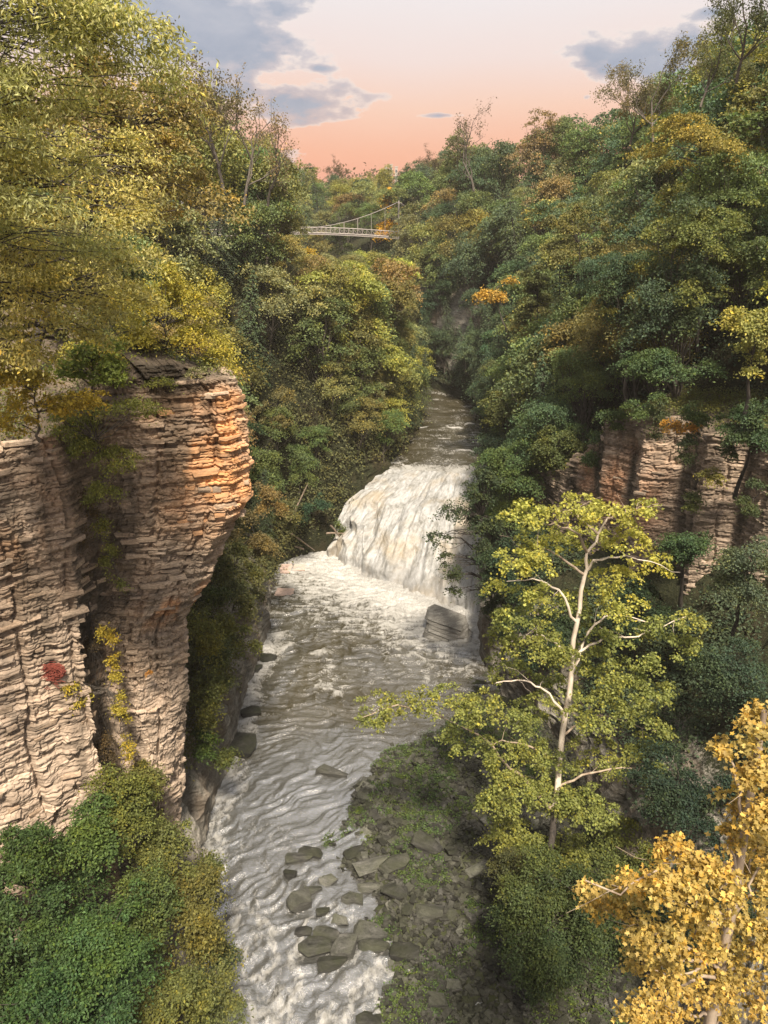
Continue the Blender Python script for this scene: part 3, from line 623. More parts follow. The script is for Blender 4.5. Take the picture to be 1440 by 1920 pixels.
def hemlock_proto(seed, h=15., R=3.6, leaf=.3, levels=26, per=42):
    g = np.random.default_rng(seed); lv = MB(); tk = MB()
    tube(tk, [(0, 0, -2.5), (.05, 0, h*.35), (0, .08, h*.7), (0, 0, h*.98)], [h*.018, h*.013, h*.007, .02], 6)
    for i in range(levels):
        f = i/(levels-1); z = h*(.16+.82*f); r = R*(1-f)**.75*(.85+.3*g.random())+.25; nb = int(5+5*(1-f))
        for a in np.arange(nb)*2*math.pi/nb+g.uniform(0, 6):
            rr = r*g.uniform(.6, 1.15); d = np.array([math.cos(a), math.sin(a), 0]); m_ = int(per*(.35+.65*rr/R))
            t = g.uniform(.12, 1, m_)**.7; sd = np.array([-d[1], d[0], 0]); w = rr*.32*(1.15-t)
            p = np.array([0, 0, z])+d*(t*rr)[:, None]+sd*(g.normal(size=m_)*w)[:, None]
            p[:, 2] += t*rr*.10-(t**2)*rr*.42+g.normal(size=m_)*.07
            ax = norm(d+sd*g.normal(size=(m_, 1))*.8+np.array([0, 0, -.35])); nr = norm(g.normal(size=(m_, 3))*.3+np.array([0, 0, 1])+d*.2)
            L = leaf*g.uniform(.6, 1.25, m_); leaves(lv, p, ax, nr, L, L*.42)
            if i % 2 == 0: tube(tk, [(0, 0, z), tuple(np.array([0, 0, z])+d*rr*.5+np.array([0, 0, -.02*rr])), tuple(np.array([0, 0, z-.3*rr])+d*rr*.95)], [.05, .03, .01], 3)
    return lv.mesh('crown', M['needle']), tk.mesh('trunk', M['bark_dark'], True)
def bare_proto(seed, h=11., leafy=.0, leaf=.22):
    g = np.random.default_rng(seed); tk = MB(); lv = MB(); tips = []
    def grow(p, d, L, r, lev):
        n = 5; pts = [p]; dd = d.copy()
        for i in range(n):
            dd = norm(dd+g.normal(size=3)*.13+np.array([0, 0, .05])); pts.append(pts[-1]+dd*L/n)
        tube(tk, pts, np.linspace(r, r*.55, n+1), 5 if lev < 2 else 3)
        if lev >= 4: tips.append(pts[-1]); tips.append(pts[3]); return
        for k in range(3 if lev > 0 else 5):
            q = pts[g.integers(2, n+1)] if k else pts[-1]
            a = norm(np.cross(dd, g.normal(size=3))); nd = norm(dd*(.75)+a*g.uniform(.45, .85)); nd[2] = nd[2]*.9+.12
            grow(q, norm(nd), L*g.uniform(.55, .78), r*.52, lev+1)
    grow(np.array([0, 0, -1.5]), np.array([0, 0, 1.]), h*.42, h*.016, 0)
    tips = np.array(tips)
    n = int(len(tips)*6*max(leafy, .15)); idx = g.integers(0, len(tips), n); c = tips[idx]+g.normal(size=(n, 3))*.28
    leaves(lv, c, rand_dirs(n, g), norm(g.normal(size=(n, 3))+np.array([0, 0, 1])), leaf*g.uniform(.6, 1.2, n))
    return lv.mesh('crown', M['leaf']), tk.mesh('trunk', M['bark'], True)
def shrub_proto(seed, R=1.6, leaf=.18, K=26, per=60):
    g = np.random.default_rng(seed); d = rand_dirs(K, g); d[:, 2] = abs(d[:, 2]); c = d*R*g.uniform(.4, 1, (K, 1))*np.array([1, 1, .85]); c[:, 2] += R*.25
    lv = MB(); clump_leaves(lv, c, norm(c), R*.42, per, leaf, g); tk = MB()
    for i in range(0, K, 2): limb(tk, (0, 0, -.4), c[i], .045, .012, g, 3, 4, .05)
    return lv.mesh('crown', M['leaf']), tk.mesh('stem', M['bark_dark'])

PF = [broad_proto(100+i, K=64, per=85, leaf=.30, rc=1.1+.2*(i % 2), lobes=4+i % 3, R=4+.3*(i % 2)) for i in range(5)]            # far
PN = [broad_proto(200+i, K=110, per=150, leaf=.185, rc=.95, lobes=5+i % 3) for i in range(4)]                                    # nearer
PT = [broad_proto(250+i, h=15, R=3.4, cz=.6, rz=.40, K=80, per=95, leaf=.27, rc=1.0, lobes=6) for i in range(2)]                    # tall
PH = [hemlock_proto(300+i) for i in range(3)]; PHN = [hemlock_proto(320+i, leaf=.2, levels=34, per=75) for i in range(2)]
PB = [bare_proto(400+i, leafy=l, leaf=.24) for i, l in enumerate((.6, 2.2, 3.0))]
PS = [shrub_proto(500+i) for i in range(4)]
OL = (.215, .215, .085); GR = (.135, .19, .08); DG = (.08, .12, .068); YG = (.33, .34, .10); RU = (.24, .19, .10); BG = (.085, .14, .085); GY = (.21, .235, .12)
def plant(proto, loc, s, col, name, label, group=None, cat='tree', rz=None, sz=None, rng_=random, stem='trunk', lean=0):
    o = empty(name, loc, label, cat, group, rng_.uniform(0, 6.28) if rz is None else rz, (s, s, s*(sz or rng_.uniform(.9, 1.15))))
    if lean: o.rotation_euler = (Matrix.Rotation(lean, 3, 'Y') @ Matrix.Rotation(o.rotation_euler.z, 3, 'Z')).to_euler()
    v = rng_.uniform(.8, 1.25)
    link('crown', proto[0], o, [c*v*rng_.uniform(.92, 1.08) for c in col]); link(stem, proto[1], o)
    return o
def project(p):
    x, y, z = p[0], p[1], p[2]-H; d = y*CP-z*SP
    if d < .5: return None
    return 720+x/d*F, 960-(y*SP+z*CP)/d*F

# ------------------------------------------------------------------ forest on both walls
zone_txt = {('L', 0): 'just behind the layered cliff', ('L', 1): 'on the left slope above the pool', ('L', 2): 'on the left slope beside the upper river',
            ('L', 3): 'on the far left rim by the footbridge', ('R', 0): 'above the right cliff', ('R', 1): 'on the right slope across from the falls',
            ('R', 2): 'on the right slope above the upper river', ('R', 3): 'on the far right slope beyond the upper river'}
kinds = {'oli': ('broadleaf_tree', 'olive green broadleaf tree', OL), 'grn': ('leafy_tree', 'mid green leafy tree', GR), 'dk': ('hemlock_tree', 'dark green drooping hemlock', DG),
         'yel': ('turning_tree', 'yellow green turning tree', YG), 'rus': ('turning_tree', 'rusty brown autumn tree', RU), 'bg': ('leafy_tree', 'deep bluish green tree', BG), 'gy': ('broadleaf_tree', 'soft grey green tree', GY)}
def forest():
    r = random.Random(77); cand = []
    y = 47.0
    while y < 330:
        step = 3.9 if y < 100 else 4.3 if y < 150 else 6.5 if y < 230 else 12
        for side, bx, sg in (('L', xl, -1), ('R', xr, 1)):
            ds = [2.2, 5.5, 9, 13, 17.5, 22.5, 28, 35, 43, 54, 68] if y < 180 else [2, 7, 12, 18, 25, 34, 44, 56, 70]
            if y > 92: ds = [.9]+ds
            if 82 < y < 135: ds = [.8, 2.0, 3.4, 5, 6.8, 8.8, 11, 13.5, 16.5, 20, 25, 31, 38] if side == 'L' else ds
            for d in ds:
                yy = y+r.uniform(-.45, .45)*step; dd = max(.8, d+r.uniform(-1.3, 1.3)*(.6 if 86 < y < 135 else 1)); x = float(bx(yy))+sg*dd
                if d > 40 and side == 'L' and yy > 120: continue
                if side == 'L' and yy < 74 and dd < 4.5: continue
                if side == 'L' and 62 < yy < 81 and dd < 5: continue
                if side == 'L' and 81 <= yy < 93 and dd < 1.6: continue
                if side == 'R' and 38 < yy < 66 and dd < (13 if yy < 58 else 9): continue
                if side == 'R' and 85 < yy < 100 and dd < 2: continue
                rim = d > 19; s = r.uniform(.55, .8) if dd < 5 else r.uniform(.75, 1.15) if not rim else r.uniform(.95, 1.4)
                if d > 30 and side == 'L' and yy > 90: s *= .85
                pick = r.random()
                if side == 'L': kd = 'oli' if pick < .36 else 'grn' if pick < .52 else 'dk' if pick < .64 else 'yel' if pick < .75 else 'gy' if pick < .96 else 'rus'
                else: kd = 'grn' if pick < .24 else 'bg' if pick < .40 else 'oli' if pick < .64 else 'dk' if pick < .80 else 'gy' if pick < .93 else 'yel' if pick < .98 else 'rus'
                if dd < 6 and side == 'R' and y < 130: kd = 'bg' if pick < .5 else 'grn'
                if 110 < yy < 150 and side == 'R' and dd < 9: kd = 'dk' if pick < .5 else 'bg'
                if kd == 'dk' and rim and yy > 85: kd = 'bg'
                z = ground_z(x, yy)
                if side == 'R' and 38 < yy < 62 and dd < 18: z = max(z, 27.5)
                hh = 15 if kd == 'dk' else 12.5
                q = project((x, yy, z+7))
                if q is None or not (-200 < q[0] < 1640): continue
                if side == 'L' and 80 < yy < 94 and dd < 6: s *= .8; kd = 'bg' if pick < .45 else 'dk' if pick < .7 else 'grn'
                # limit the height so that the bridge and the water stay in view
                for _ in range(14):
                    top = project((x, yy, z+hh*s*1.08)); rad = 4.3*s/math.hypot(x, yy)*F
                    bad = yy < 182 and 545-rad*.5 < top[0] < 752+rad*.6 and top[1] < 462
                    bad = bad or (yy < 330 and 575-rad*.3 < top[0] < 760 and top[1] < 318) or (side == 'L' and 395 < top[0] < 575 and top[1] < 300+(575-top[0])*-.55)
                    bad = bad or (side == 'R' and top[0] > 740 and top[1] < 318-(top[0]-740)*.42) 
                    if not bad: break
                    s *= .9
                if s < .28: continue
                cand.append((side, x, yy, z, s, kd, rim, dd, hh))
        y += step
    # leave out what none of three neighbouring viewpoints shows
    keep = set(); W_, H_ = 288, 384; k = .2
    gy, gx = np.mgrid[0:H_, 0:W_]
    for ox in (0, -3, 3):
        buf = np.zeros((H_, W_), bool)
        for i in sorted(range(len(cand)), key=lambda i: cand[i][2]):
            side, x, yy, z, s, kd, rim, dd, hh = cand[i]; q = project((x-ox, yy, z+hh*s*.6)); dist = yy*CP-(z-H)*SP
            cx, cy_, rx, ry = q[0]*k, q[1]*k, 3.9*s/dist*F*k, hh*s*.42/dist*F*k
            x0, x1, y0, y1 = int(max(0, cx-rx)), int(min(W_, cx+rx+1)), int(max(0, cy_-ry)), int(min(H_, cy_+ry+1))
            if x0 >= x1 or y0 >= y1: continue
            sub = buf[y0:y1, x0:x1]; e = ((gx[y0:y1, x0:x1]-cx)/rx)**2+((gy[y0:y1, x0:x1]-cy_)/ry)**2
            if ((e < 1)&~sub).sum() >= 9: keep.add(i)
            sub |= e < .75
    cnt = {}
    for i in sorted(keep):
        side, x, yy, z, s, kd, rim, dd, hh = cand[i]; nm, txt, col = kinds[kd]; dist = math.hypot(x, yy)
        pr = r.choice(PHN if dist < 75 else PH) if nm == 'hemlock_tree' else r.choice(PN if dist < 75 else (PF+PT if rim else PF))
        zi = 0 if yy < 58 else 1 if yy < 92 else 2 if yy < 135 else 3
        lv = ', near water' if dd < 7 else ', on the rim' if rim else ', halfway up'
        zt = zone_txt[(side, zi)]+lv
        plant(pr, (x, yy, z-.4), s, col, nm, txt+' '+zt, txt+'s '+zt, rng_=r, lean=(.16 if side == 'L' else -.16)*(dd < 18)*r.uniform(.2, 1.3)); cnt[nm] = cnt.get(nm, 0)+1
    return len(cand), cnt
print('forest trees', forest())

# far plateau woods that close the valley
def far_woods():
    g = np.random.default_rng(9); lv = MB(); N_ = 1500
    ang = g.uniform(-.62, .62, N_); dist = g.uniform(330, 900, N_)
    x = np.sin(ang)*dist; y = np.cos(ang)*dist; z = np.array([ground_z(float(a), float(b)) for a, b in zip(x, y)])
    c = np.stack([x, y, z+g.uniform(4, 10, N_)], -1)
    clump_leaves(lv, c, norm(g.normal(size=(N_, 3))), 6., 60, 1.5, g, .8)
    o = lv.build('far_woods', M['leaf']); o.color = RU+(1,); o.color = (.10, .085, .05, 1)
    tag(o, 'distant autumn woods on the skyline behind the footbridge', 'woods', kind='stuff')
far_woods()

def undergrowth():
    g = np.random.default_rng(21)
    for side, nm, col in ((-1, 'left_undergrowth', (.11, .12, .055)), (1, 'right_undergrowth', (.06, .09, .055))):
        lv = MB(); n = 5200; Y = 26+160*g.uniform(0, 1, n)**1.1; D = g.exponential(8, n)+.8
        T, bx = (LT, xl) if side < 0 else (RT, xr)
        Z = prof(T, Y, D); X = bx(Y)+side*D
        keep = (Z-np.where(Y < 93, 0, 8.8) > 2.0)&(Z < 36)&((side > 0)|(Y > 40))
        keep &= ~((side > 0)&(Y < 58)&(fbm(Y*.3, Z*.3, 0, 3, 95) < -.02))
        rockm = fbm(Y*.2, Z*.25, 0, 3, 90)+smooth(7, 3, Z)*.2*(Y < 90)
        keep &= (rockm < .16)|(Y > 84)
        keep &= ~((side > 0)&(Y > 140)&(Y < 168)&(Z > 13)&(Z < 27)&(fbm(Y*.2, Z*.2, 0, 2, 91) > -.08))
        c = np.stack([X, Y, Z], -1)[keep]
        c[:, 0] -= side*.3
        out = np.tile([-side*.8, -.4, .4], (len(c), 1))
        far = c[:, 1] > 80
        clump_leaves(lv, c[~far], out[~far], .9, 60, .24, g, .6); clump_leaves(lv, c[far], out[far], 1.5, 80, .30, g, .6)
        o = lv.build(nm.split('_')[1], M['leaf_low']); o.color = col+(1,)
        tag(o, ('olive' if side < 0 else 'dark green')+' undergrowth and creepers covering the '+('left' if side < 0 else 'right')+' gorge wall', 'undergrowth', kind='stuff')
undergrowth()

# ------------------------------------------------------------------ feature vegetation
def feature(name, label, cat, base, blobs, leaf, per, rc, col, mat='leaf', trunkp=None, tmat='bark_dark', seed=1, flat=.38, droop=0., star=False, limb_r=.05, every=2, hub=None, wf=.62, group=None, up=.9, tr=.22):
    """one plant built where it stands: blobs = [(centre, radii, clumps)], stems run from the trunk to the clumps"""
    g = np.random.default_rng(seed); base = np.array(base, float)
    o = empty(name, base, label, cat, group)
    cs = []; outs = []
    for c, rad, n in blobs:
        c = np.array(c, float); rad = np.array(rad, float)*np.ones(3)
        if n >= 20:
            nl = 4+n//14; lc = rand_dirs(nl, g)*g.uniform(.4, .95, (nl, 1)); lr = g.uniform(.2, .38, nl); li = g.integers(0, nl, n)
            d = rand_dirs(n, g); d[:, 2] = np.where(d[:, 2] < -.4, -d[:, 2], d[:, 2]); q = lc[li]+d*(lr[li]*g.uniform(.5, 1.05, n))[:, None]
        else: q = rand_dirs(n, g)*(g.uniform(0.15, 1, (n, 1))**.45)
        if n >= 20: q = q*np.where(g.random((n, 1)) < .12, 1.28, 1)
        p = c+q*rad*(1.08 if n >= 20 else 1); cs.append(p); outs.append(norm(q))
    cs = np.concatenate(cs)-base; outs = np.concatenate(outs)
    lv = MB(); clump_leaves(lv, cs, outs, rc*g.uniform(.5, 1.4, len(cs)), per, leaf, g, flat, droop, up, star, wf)
    cr = lv.build('crown', M[mat], o); cr.color = tuple(col)+(1,)
    tk = MB(); tp = np.array(trunkp if trunkp is not None else [base, cs.mean(0)+base], float)-base
    n = 9; t = np.linspace(0, 1, n); tt = np.linspace(0, 1, len(tp)); pts = np.stack([np.interp(t, tt, tp[:, i]) for i in range(3)], -1); pts[1:-1] += g.normal(size=(n-2, 3))*.05
    tube(tk, pts, np.linspace(tr, .03, n), 7)
    for i in range(0, len(cs), every):
        dd = np.linalg.norm(pts-cs[i], axis=1)+np.maximum(0, pts[:, 2]-cs[i, 2]+.3)*2; j = int(np.argmin(dd))
        limb(tk, pts[j], cs[i], limb_r, .008, g, 4, 6, .06)
    tk.build('trunk', M[tmat], o, True)
    return o
V = lambda p: (p.x, p.y, p.z)
def pb(px, py, Y, rx, rz, n, ry=None):      # a blob round the point seen there, radii in metres
    return (V(PY(px, py, Y)), (rx, ry or rx, rz), n)

# 1 big overhanging tree, top left
feature('hickory_tree', 'tall olive tree with long drooping leaves overhanging the top left corner', 'tree', (-16, 21, 33),
        [pb(60, 60, 20, 2.6, 1.9, 60), pb(200, 80, 20, 1.8, .9, 26), pb(315, 115, 20, .9, .6, 11), pb(40, 260, 21, 2.0, 1.6, 45), pb(150, 200, 21, 1.6, .8, 20), pb(20, 420, 22, 2.4, 1.6, 50), pb(250, 150, 20, 1.2, .4, 12), pb(120, 10, 20, 2.4, 1.0, 40), pb(100, 130, 21, 2.2, 1.2, 40), pb(60, 340, 21, 2.0, 1.4, 40), pb(200, 30, 20, 1.2, .6, 16),  pb(-120, 150, 20, 3, 3.5, 50)],
        .145, 66, .62, (.36, .37, .16), 'leaf_big', [(-16, 21, 31), (-15, 21, 38), (-13.5, 21, 44), (-12, 21, 49)], 'bark_dark', 41, .45, .55, limb_r=.03, every=2, wf=.33, tr=.34)
feature('ash_tree', 'golden olive leafy tree filling the left edge above the cliff', 'tree', (-16.5, 27, 32),
        [pb(60, 560, 25, 2.8, 2.2, 60), pb(150, 420, 27, 2.4, 2.0, 60), pb(210, 330, 30, 2.2, 1.9, 50), pb(30, 350, 26, 2.2, 1.9, 40), pb(60, 640, 25, 1.8, .9, 26), pb(170, 560, 28, 2.0, 1.6, 40), pb(-60, 500, 25, 2.5, 3, 30)],
        .15, 95, .8, (.40, .375, .145), 'leaf_big', [(-16.5, 27, 31), (-14.5, 27, 37), (-12.5, 27, 42)], 'bark_dark', 42, .42, .4, limb_r=.07, every=2, wf=.42, tr=.26)
feature('maple_tree', 'olive brown turning tree rising behind the golden left tree', 'tree', (-17, 36, 33), [pb(230, 260, 36, 3.2, 3.4, 90), pb(140, 200, 36, 3.5, 3, 60), pb(330, 330, 40, 2.6, 3.2, 60)],
        .17, 110, .95, (.27, .23, .10), 'leaf', None, 'bark_dark', 43, tr=.3)
feature('yellow_bush', 'bright yellow green bush growing on top of the layered cliff', 'bush', (-10.3, 38, 33.8),
        [pb(290, 590, 37.2, 2.3, 1.9, 70), pb(235, 640, 36, 1.5, 1.0, 34), pb(360, 620, 38, 1.3, 1.4, 34), pb(330, 530, 38, 1.1, 1.2, 22), pb(410, 660, 38.5, .8, .9, 16), pb(180, 660, 35, 1.1, 1.1, 24), pb(425, 700, 38, .45, .7, 8)],
        .14, 105, .55, (.36, .33, .06), 'leaf_big', None, 'bark_dark', 44, .45, .2, tr=.08, limb_r=.03, wf=.5)
feature('maple_sapling', 'small broad leaved maple with dark green foliage at the cliff notch', 'tree', (-13.4, 34.6, 31),
        [pb(180, 660, 33.2, 1.1, .9, 26), pb(205, 700, 33, .6, .7, 12), pb(130, 690, 33, .9, .6, 14)], .16, 90, .5, (.17, .22, .05), 'leaf_big', None, 'bark_dark', 45, tr=.07, limb_r=.03)
feature('yellow_shrub', 'shrub with yellow tipped leaves hanging over the left cliff edge', 'shrub', (-13.6, 29.5, 31.6),
        [pb(40, 705, 27.5, 1.3, .45, 24), pb(15, 690, 27, .9, .45, 14), pb(120, 755, 27.5, .9, .42, 16), pb(30, 790, 27.5, .8, .4, 10), pb(170, 745, 28, .7, .3, 10), pb(60, 745, 27.5, 1.1, .4, 14)], .135, 60, .4, (.38, .31, .055), 'leaf_big', None, 'bark', 46, droop=.4, tr=.06, limb_r=.02)
feature('hanging_shrub', 'green shrub hanging down the dark notch of the left cliff', 'shrub', (-12.9, 35.3, 28.6),
        [pb(165, 800, 32.6, 1.3, .7, 34), pb(180, 850, 32.6, 1.2, .8, 36), pb(220, 865, 32.6, 1.0, .5, 18), pb(195, 920, 32.7, .8, .7, 22), pb(150, 770, 32.4, 1.1, .5, 22), pb(240, 760, 33, 1.0, .22, 14), pb(285, 765, 33, .5, .16, 7)],
        .12, 70, .4, (.20, .225, .06), 'leaf_big', None, 'bark', 47, .5, .6, tr=.05, limb_r=.02, wf=.45)
feature('ledge_shrub', 'low green shrub on the ledge at the cliff top', 'shrub', V(PY(300, 722, 34.8)), [pb(295, 716, 34.7, .75, .16, 12)], .11, 50, .3, (.21, .23, .06), 'leaf_big', None, 'bark', 48, tr=.02, limb_r=.012)
feature('ledge_shrub', 'small pale leaved shrub near the upper right corner of the cliff', 'shrub', V(PY(368, 715, 35.0)), [pb(366, 700, 34.9, .4, .3, 8)], .10, 45, .22, (.24, .24, .12), 'leaf_big', None, 'bark', 49, tr=.02, limb_r=.01)
feature('creeper', 'green creeper at mid height in the cliff notch', 'creeper', V(PY(195, 1010, 35.6)), [pb(200, 1050, 33.4, .4, .9, 24), pb(190, 985, 33.5, .35, .5, 14), pb(222, 1095, 33.4, .25, .25, 7)], .10, 45, .28, (.20, .22, .06), 'leaf_big', None, 'bark', 50, .8, .6, tr=.02, limb_r=.012)
feature('creeper', 'yellow leaved creeper in the lower cliff notch beside the red tangle', 'creeper', V(PY(225, 1170, 34.8)),
        [pb(205, 1190, 33.2, .35, 1.0, 24), pb(215, 1250, 33.1, .5, .6, 24), pb(155, 1310, 32.2, .7, .4, 24), pb(228, 1330, 33.0, .38, 1.0, 28), pb(240, 1400, 33.1, .28, .9, 18), pb(130, 1290, 31.4, .4, .2, 8)], .115, 34, .26, (.38, .32, .05), 'leaf_big', None, 'bark', 51, .8, .5, tr=.02, limb_r=.012)
feature('brown_creeper', 'dark brown withered creeper filling the cliff notch', 'creeper', V(PY(150, 1000, 36)), [pb(150, 1040, 33.5, .5, 1.3, 34), pb(165, 950, 33.6, .6, .7, 20), pb(170, 1190, 33.5, .35, 1.0, 20), pb(200, 1400, 33.2, .5, 1.4, 24)], .09, 60, .36, (.10, .075, .04), 'leaf', None, 'bark_dark', 52, .8, .6, tr=.02, limb_r=.01)
feature('orange_tuft', 'tiny orange tuft of leaves on the lower cliff face', 'tuft', V(PY(280, 1265, 34.6)), [pb(280, 1262, 34.3, .18, .16, 4)], .09, 30, .14, (.5, .26, .06), 'leaf_big', None, 'bark', 53, tr=.01, limb_r=.008)
def cliff_tops():
    g = np.random.default_rng(19); lv = MB()
    for at, a, b, z, n, sx in ((atL, _sl[1], _sl[13], 34, 420, -1), (atR, _sr[1], _sr[12], 28, 620, 1)):
        for i in range(n):
            u = g.uniform(a, b); p, nn, tt = at(u, z); k = g.uniform(.3, 9)**1.0; q = p+Vector((-k*.75, k*.35, .15+k*.12)) if sx < 0 else p+Vector((k*.88, k*.28, .45+k*.17))
            if sx < 0 and (_sl[8] < u < _sl[11]) and k < 1.6: continue
            if sx < 0: q = p+Vector((-nn.x*k*.6-k*.45, -nn.y*k*.3+k*.3, .25+k*.2))
            clump_leaves(lv, np.array([q[:]]), np.array([[0, -.3, .9]]), .75, 55, .15, g, .55)
    o = lv.build('cliff_top_plants', M['leaf']); o.color = (.13, .15, .055, 1); tag(o, 'low bushes and ground plants covering the tops of both cliffs', 'undergrowth', kind='stuff')
cliff_tops()
def red_tangle():
    g = np.random.default_rng(8); c = PY(95, 1255, 31.2); o = empty('red_vine', c, 'tangle of dry red vine stems on the left cliff face', 'vine'); mb = MB()
    for i in range(150):
        a = g.uniform(0, 6.28); t = np.linspace(0, 1, 7); r0 = g.uniform(.2, 1); sp = g.uniform(1.5, 4.5)
        p = np.stack([np.cos(a+t*sp)*.75*r0, g.uniform(-.15, .15)+np.sin(t*9+a)*.06-.1, np.sin(a+t*sp)*.42*r0-.12*t+(-.5*t**2 if i % 6 == 0 else 0)], -1)+g.normal(size=(7, 3))*.03
        tube(mb, p, np.full(7, .013), 3)
    mb.build('stems', M['red_vine'], o)
red_tangle()

# bottom left trees at the foot of the cliff
G1 = (.055, .10, .035); G2 = (.13, .155, .045)
for (px, py, Y, rx, rz, n, col, lab) in [
    (120, 1600, 28, 2.3, 1.8, 90, (.08, .135, .045), 'mid green tree at the foot of the cliff, highest on the left'),
    (300, 1620, 31, 2.0, 2.0, 80, (.13, .15, .05), 'olive tree between the cliff foot and the rapids'),
    (250, 1700, 28, 2.2, 2.0, 90, (.09, .13, .045), 'dense green tree in the middle of the lower left thicket'),
    (410, 1880, 27, 1.2, 1.4, 40, (.12, .14, .055), 'small olive bush overhanging the white rapids at the bottom'),
    (170, 1930, 22, 2.2, 1.8, 80, (.05, .10, .04), 'dark leafy shrub at the bottom edge, second from the left'),
    (20, 1780, 24, 2.0, 2.4, 90, (.055, .10, .04), 'shaded green tree at the left edge below the cliff'),
    (50, 1680, 26, 2.9, 2.9, 130, G1, 'deep green bushy tree in the bottom left corner'),
    (180, 1800, 24, 2.8, 2.6, 130, (.065, .125, .045), 'bright green tree with dark gaps at the bottom left'),
    (230, 1530, 31, 2.0, 2.6, 90, G2, 'olive tree pressed against the foot of the left cliff'),
    (350, 1720, 29, 2.2, 2.6, 100, (.14, .14, .045), 'olive yellow tree leaning over the rapids at lower left'),
    (330, 1890, 25, 2.2, 2.2, 80, (.13, .15, .05), 'olive green bush by the rapids at the bottom edge'),
    (60, 1900, 22, 2.6, 2.2, 90, (.045, .095, .035), 'dark green shrub along the bottom edge at far left'),
    (395, 1640, 33, .9, 1.2, 26, (.10, .125, .05), 'small dull green shrub on the bank where the rapids begin'),
    (270, 1470, 33, 1.0, 1.0, 30, (.14, .15, .05), 'small olive shrub climbing the cliff foot'),
    (400, 1800, 30, 1.3, 1.4, 30, (.09, .12, .055), 'grey green bush at the rapids edge')]:
    c = PY(px, py, Y); b = (c.x-.4, c.y+.6, max(0.3, min(ground_z(c.x-.4, c.y+.6), c.z-1.5)))
    feature('leafy_tree' if rx > 1.5 else 'bank_shrub', lab, 'tree' if rx > 1.5 else 'shrub', b, [(V(c), (rx, rx, rz), n), (V(c+Vector((.3*rx, -.3, .55*rz))), (rx*.6, rx*.6, rz*.5), n//3)], .15, 95, .58, col, 'leaf', None, 'bark_dark', int(px+py), .5, .1, tr=.12, every=3, limb_r=.03)
# shrubs on the left bank below and behind the cliff
for (px, py, Y, rx, rz, n, col, lab) in [
    (455, 1200, 51, 1.2, 1.5, 40, (.14, .165, .065), 'light olive bush on top of the grey bank rock'),
    (410, 1160, 48, 1.3, 1.5, 40, (.15, .17, .06), 'sunlit olive bush between the cliff and the bank wall'),
    (420, 1420, 42.5, .7, .6, 16, (.10, .13, .05), 'little tuft of green low on the left bank'),
    (530, 960, 70, 1.8, 1.8, 40, (.12, .13, .06), 'olive brown bush on the bank left of the falls pool'),
    (560, 870, 80, 2.4, 2.4, 50, (.10, .14, .06), 'round green tree above the dark bank by the falls'),
    (480, 850, 72, 2.6, 2.6, 60, (.11, .15, .06), 'mid green tree just right of the cliff edge'),
    (520, 760, 84, 3.0, 2.8, 60, (.16, .15, .07), 'brownish olive tree right of the cliff, above the others'),
    (420, 1240, 47, 1.1, 2.0, 40, (.10, .125, .05), 'olive creeper draped over the left bank wall'),
    (450, 1130, 53, 1.6, 1.6, 44, (.11, .125, .055), 'dusty olive shrub on the left bank wall'),
    (400, 1290, 45, .9, 1.6, 30, (.13, .15, .05), 'narrow olive shrub in the gap behind the cliff edge'),
    (500, 1030, 63, 1.6, 1.6, 40, (.13, .12, .06), 'brown green shrub above the painted pink reflections'),
    (385, 1200, 44, 1.4, 1.8, 44, (.17, .18, .05), 'yellow green shrub tucked right of the cliff edge'),
    (380, 1320, 43, 1.2, 1.8, 40, (.15, .17, .055), 'leafy olive shrub hanging below the cliff edge'),
    (375, 1390, 42, 1.3, .9, 26, (.07, .12, .035), 'fresh green shrub above the pale rock by the water'),
    (440, 1060, 55, 1.9, 2.0, 50, (.10, .115, .045), 'dark olive shrub over the grey rock wall on the left bank'),
    (470, 1000, 60, 1.9, 2.0, 50, (.15, .13, .065), 'brownish olive shrub above the left bank wall'),
    (500, 930, 66, 2.2, 1.6, 50, (.19, .15, .07), 'pale brown shrub on the knob above the pool'),
    (410, 1120, 52, 1.2, 1.4, 30, (.07, .10, .04), 'dark green shrub behind the cliff at mid left'),
    (590, 960, 88, 1.8, 1.7, 40, (.05, .10, .06), 'blue green fern like shrub on the dark bank left of the falls'),
    (640, 990, 90, 1.3, 1.2, 22, (.10, .14, .05), 'light green shrub at the left foot of the waterfall')]:
    c = PY(px, py, Y); feature('bank_shrub', lab, 'shrub', (c.x-.8, c.y+.8, c.z-rz*.7), [(V(c), (rx, rx, rz), n)], .19, 75, .55, col, 'leaf', None, 'bark_dark', int(px+py), .5, .1, tr=.06, every=3, limb_r=.025)
# yellow green layered tree, left middle distance
feature('locust_tree', 'tall yellow green tree with flat layered foliage on the left slope', 'tree', (-3.5, 101, 18), [pb(630, 540, 100, 4.6, 3.4, 60), pb(610, 640, 99, 3.6, 3.2, 40), pb(600, 700, 98, 3.0, 3, 26), pb(690, 620, 100, 3, 3, 30), pb(740, 690, 100, 2.5, 3, 24)], .34, 110, 1.35, (.27, .30, .085), 'leaf', [(-3.5, 101, 17), (-4.5, 100.5, 26), (-5, 100, 33)], 'bark', 61, .22, .1, tr=.25, limb_r=.08)
feature('golden_tree', 'golden yellow tree standing by the right tower of the footbridge', 'tree', (1.5, 187, 28), [pb(722, 425, 186, 2.8, 6.0, 50)], .5, 90, 1.3, (.55, .36, .04), 'leaf', None, 'bark', 62, .4, tr=.2)
feature('golden_tree', 'yellow tree below the left end of the footbridge', 'tree', (-17, 140, 20), [pb(562, 510, 138, 2.4, 4.2, 36)], .4, 90, 1.1, (.38, .30, .05), 'leaf', None, 'bark', 63, .4, tr=.2)
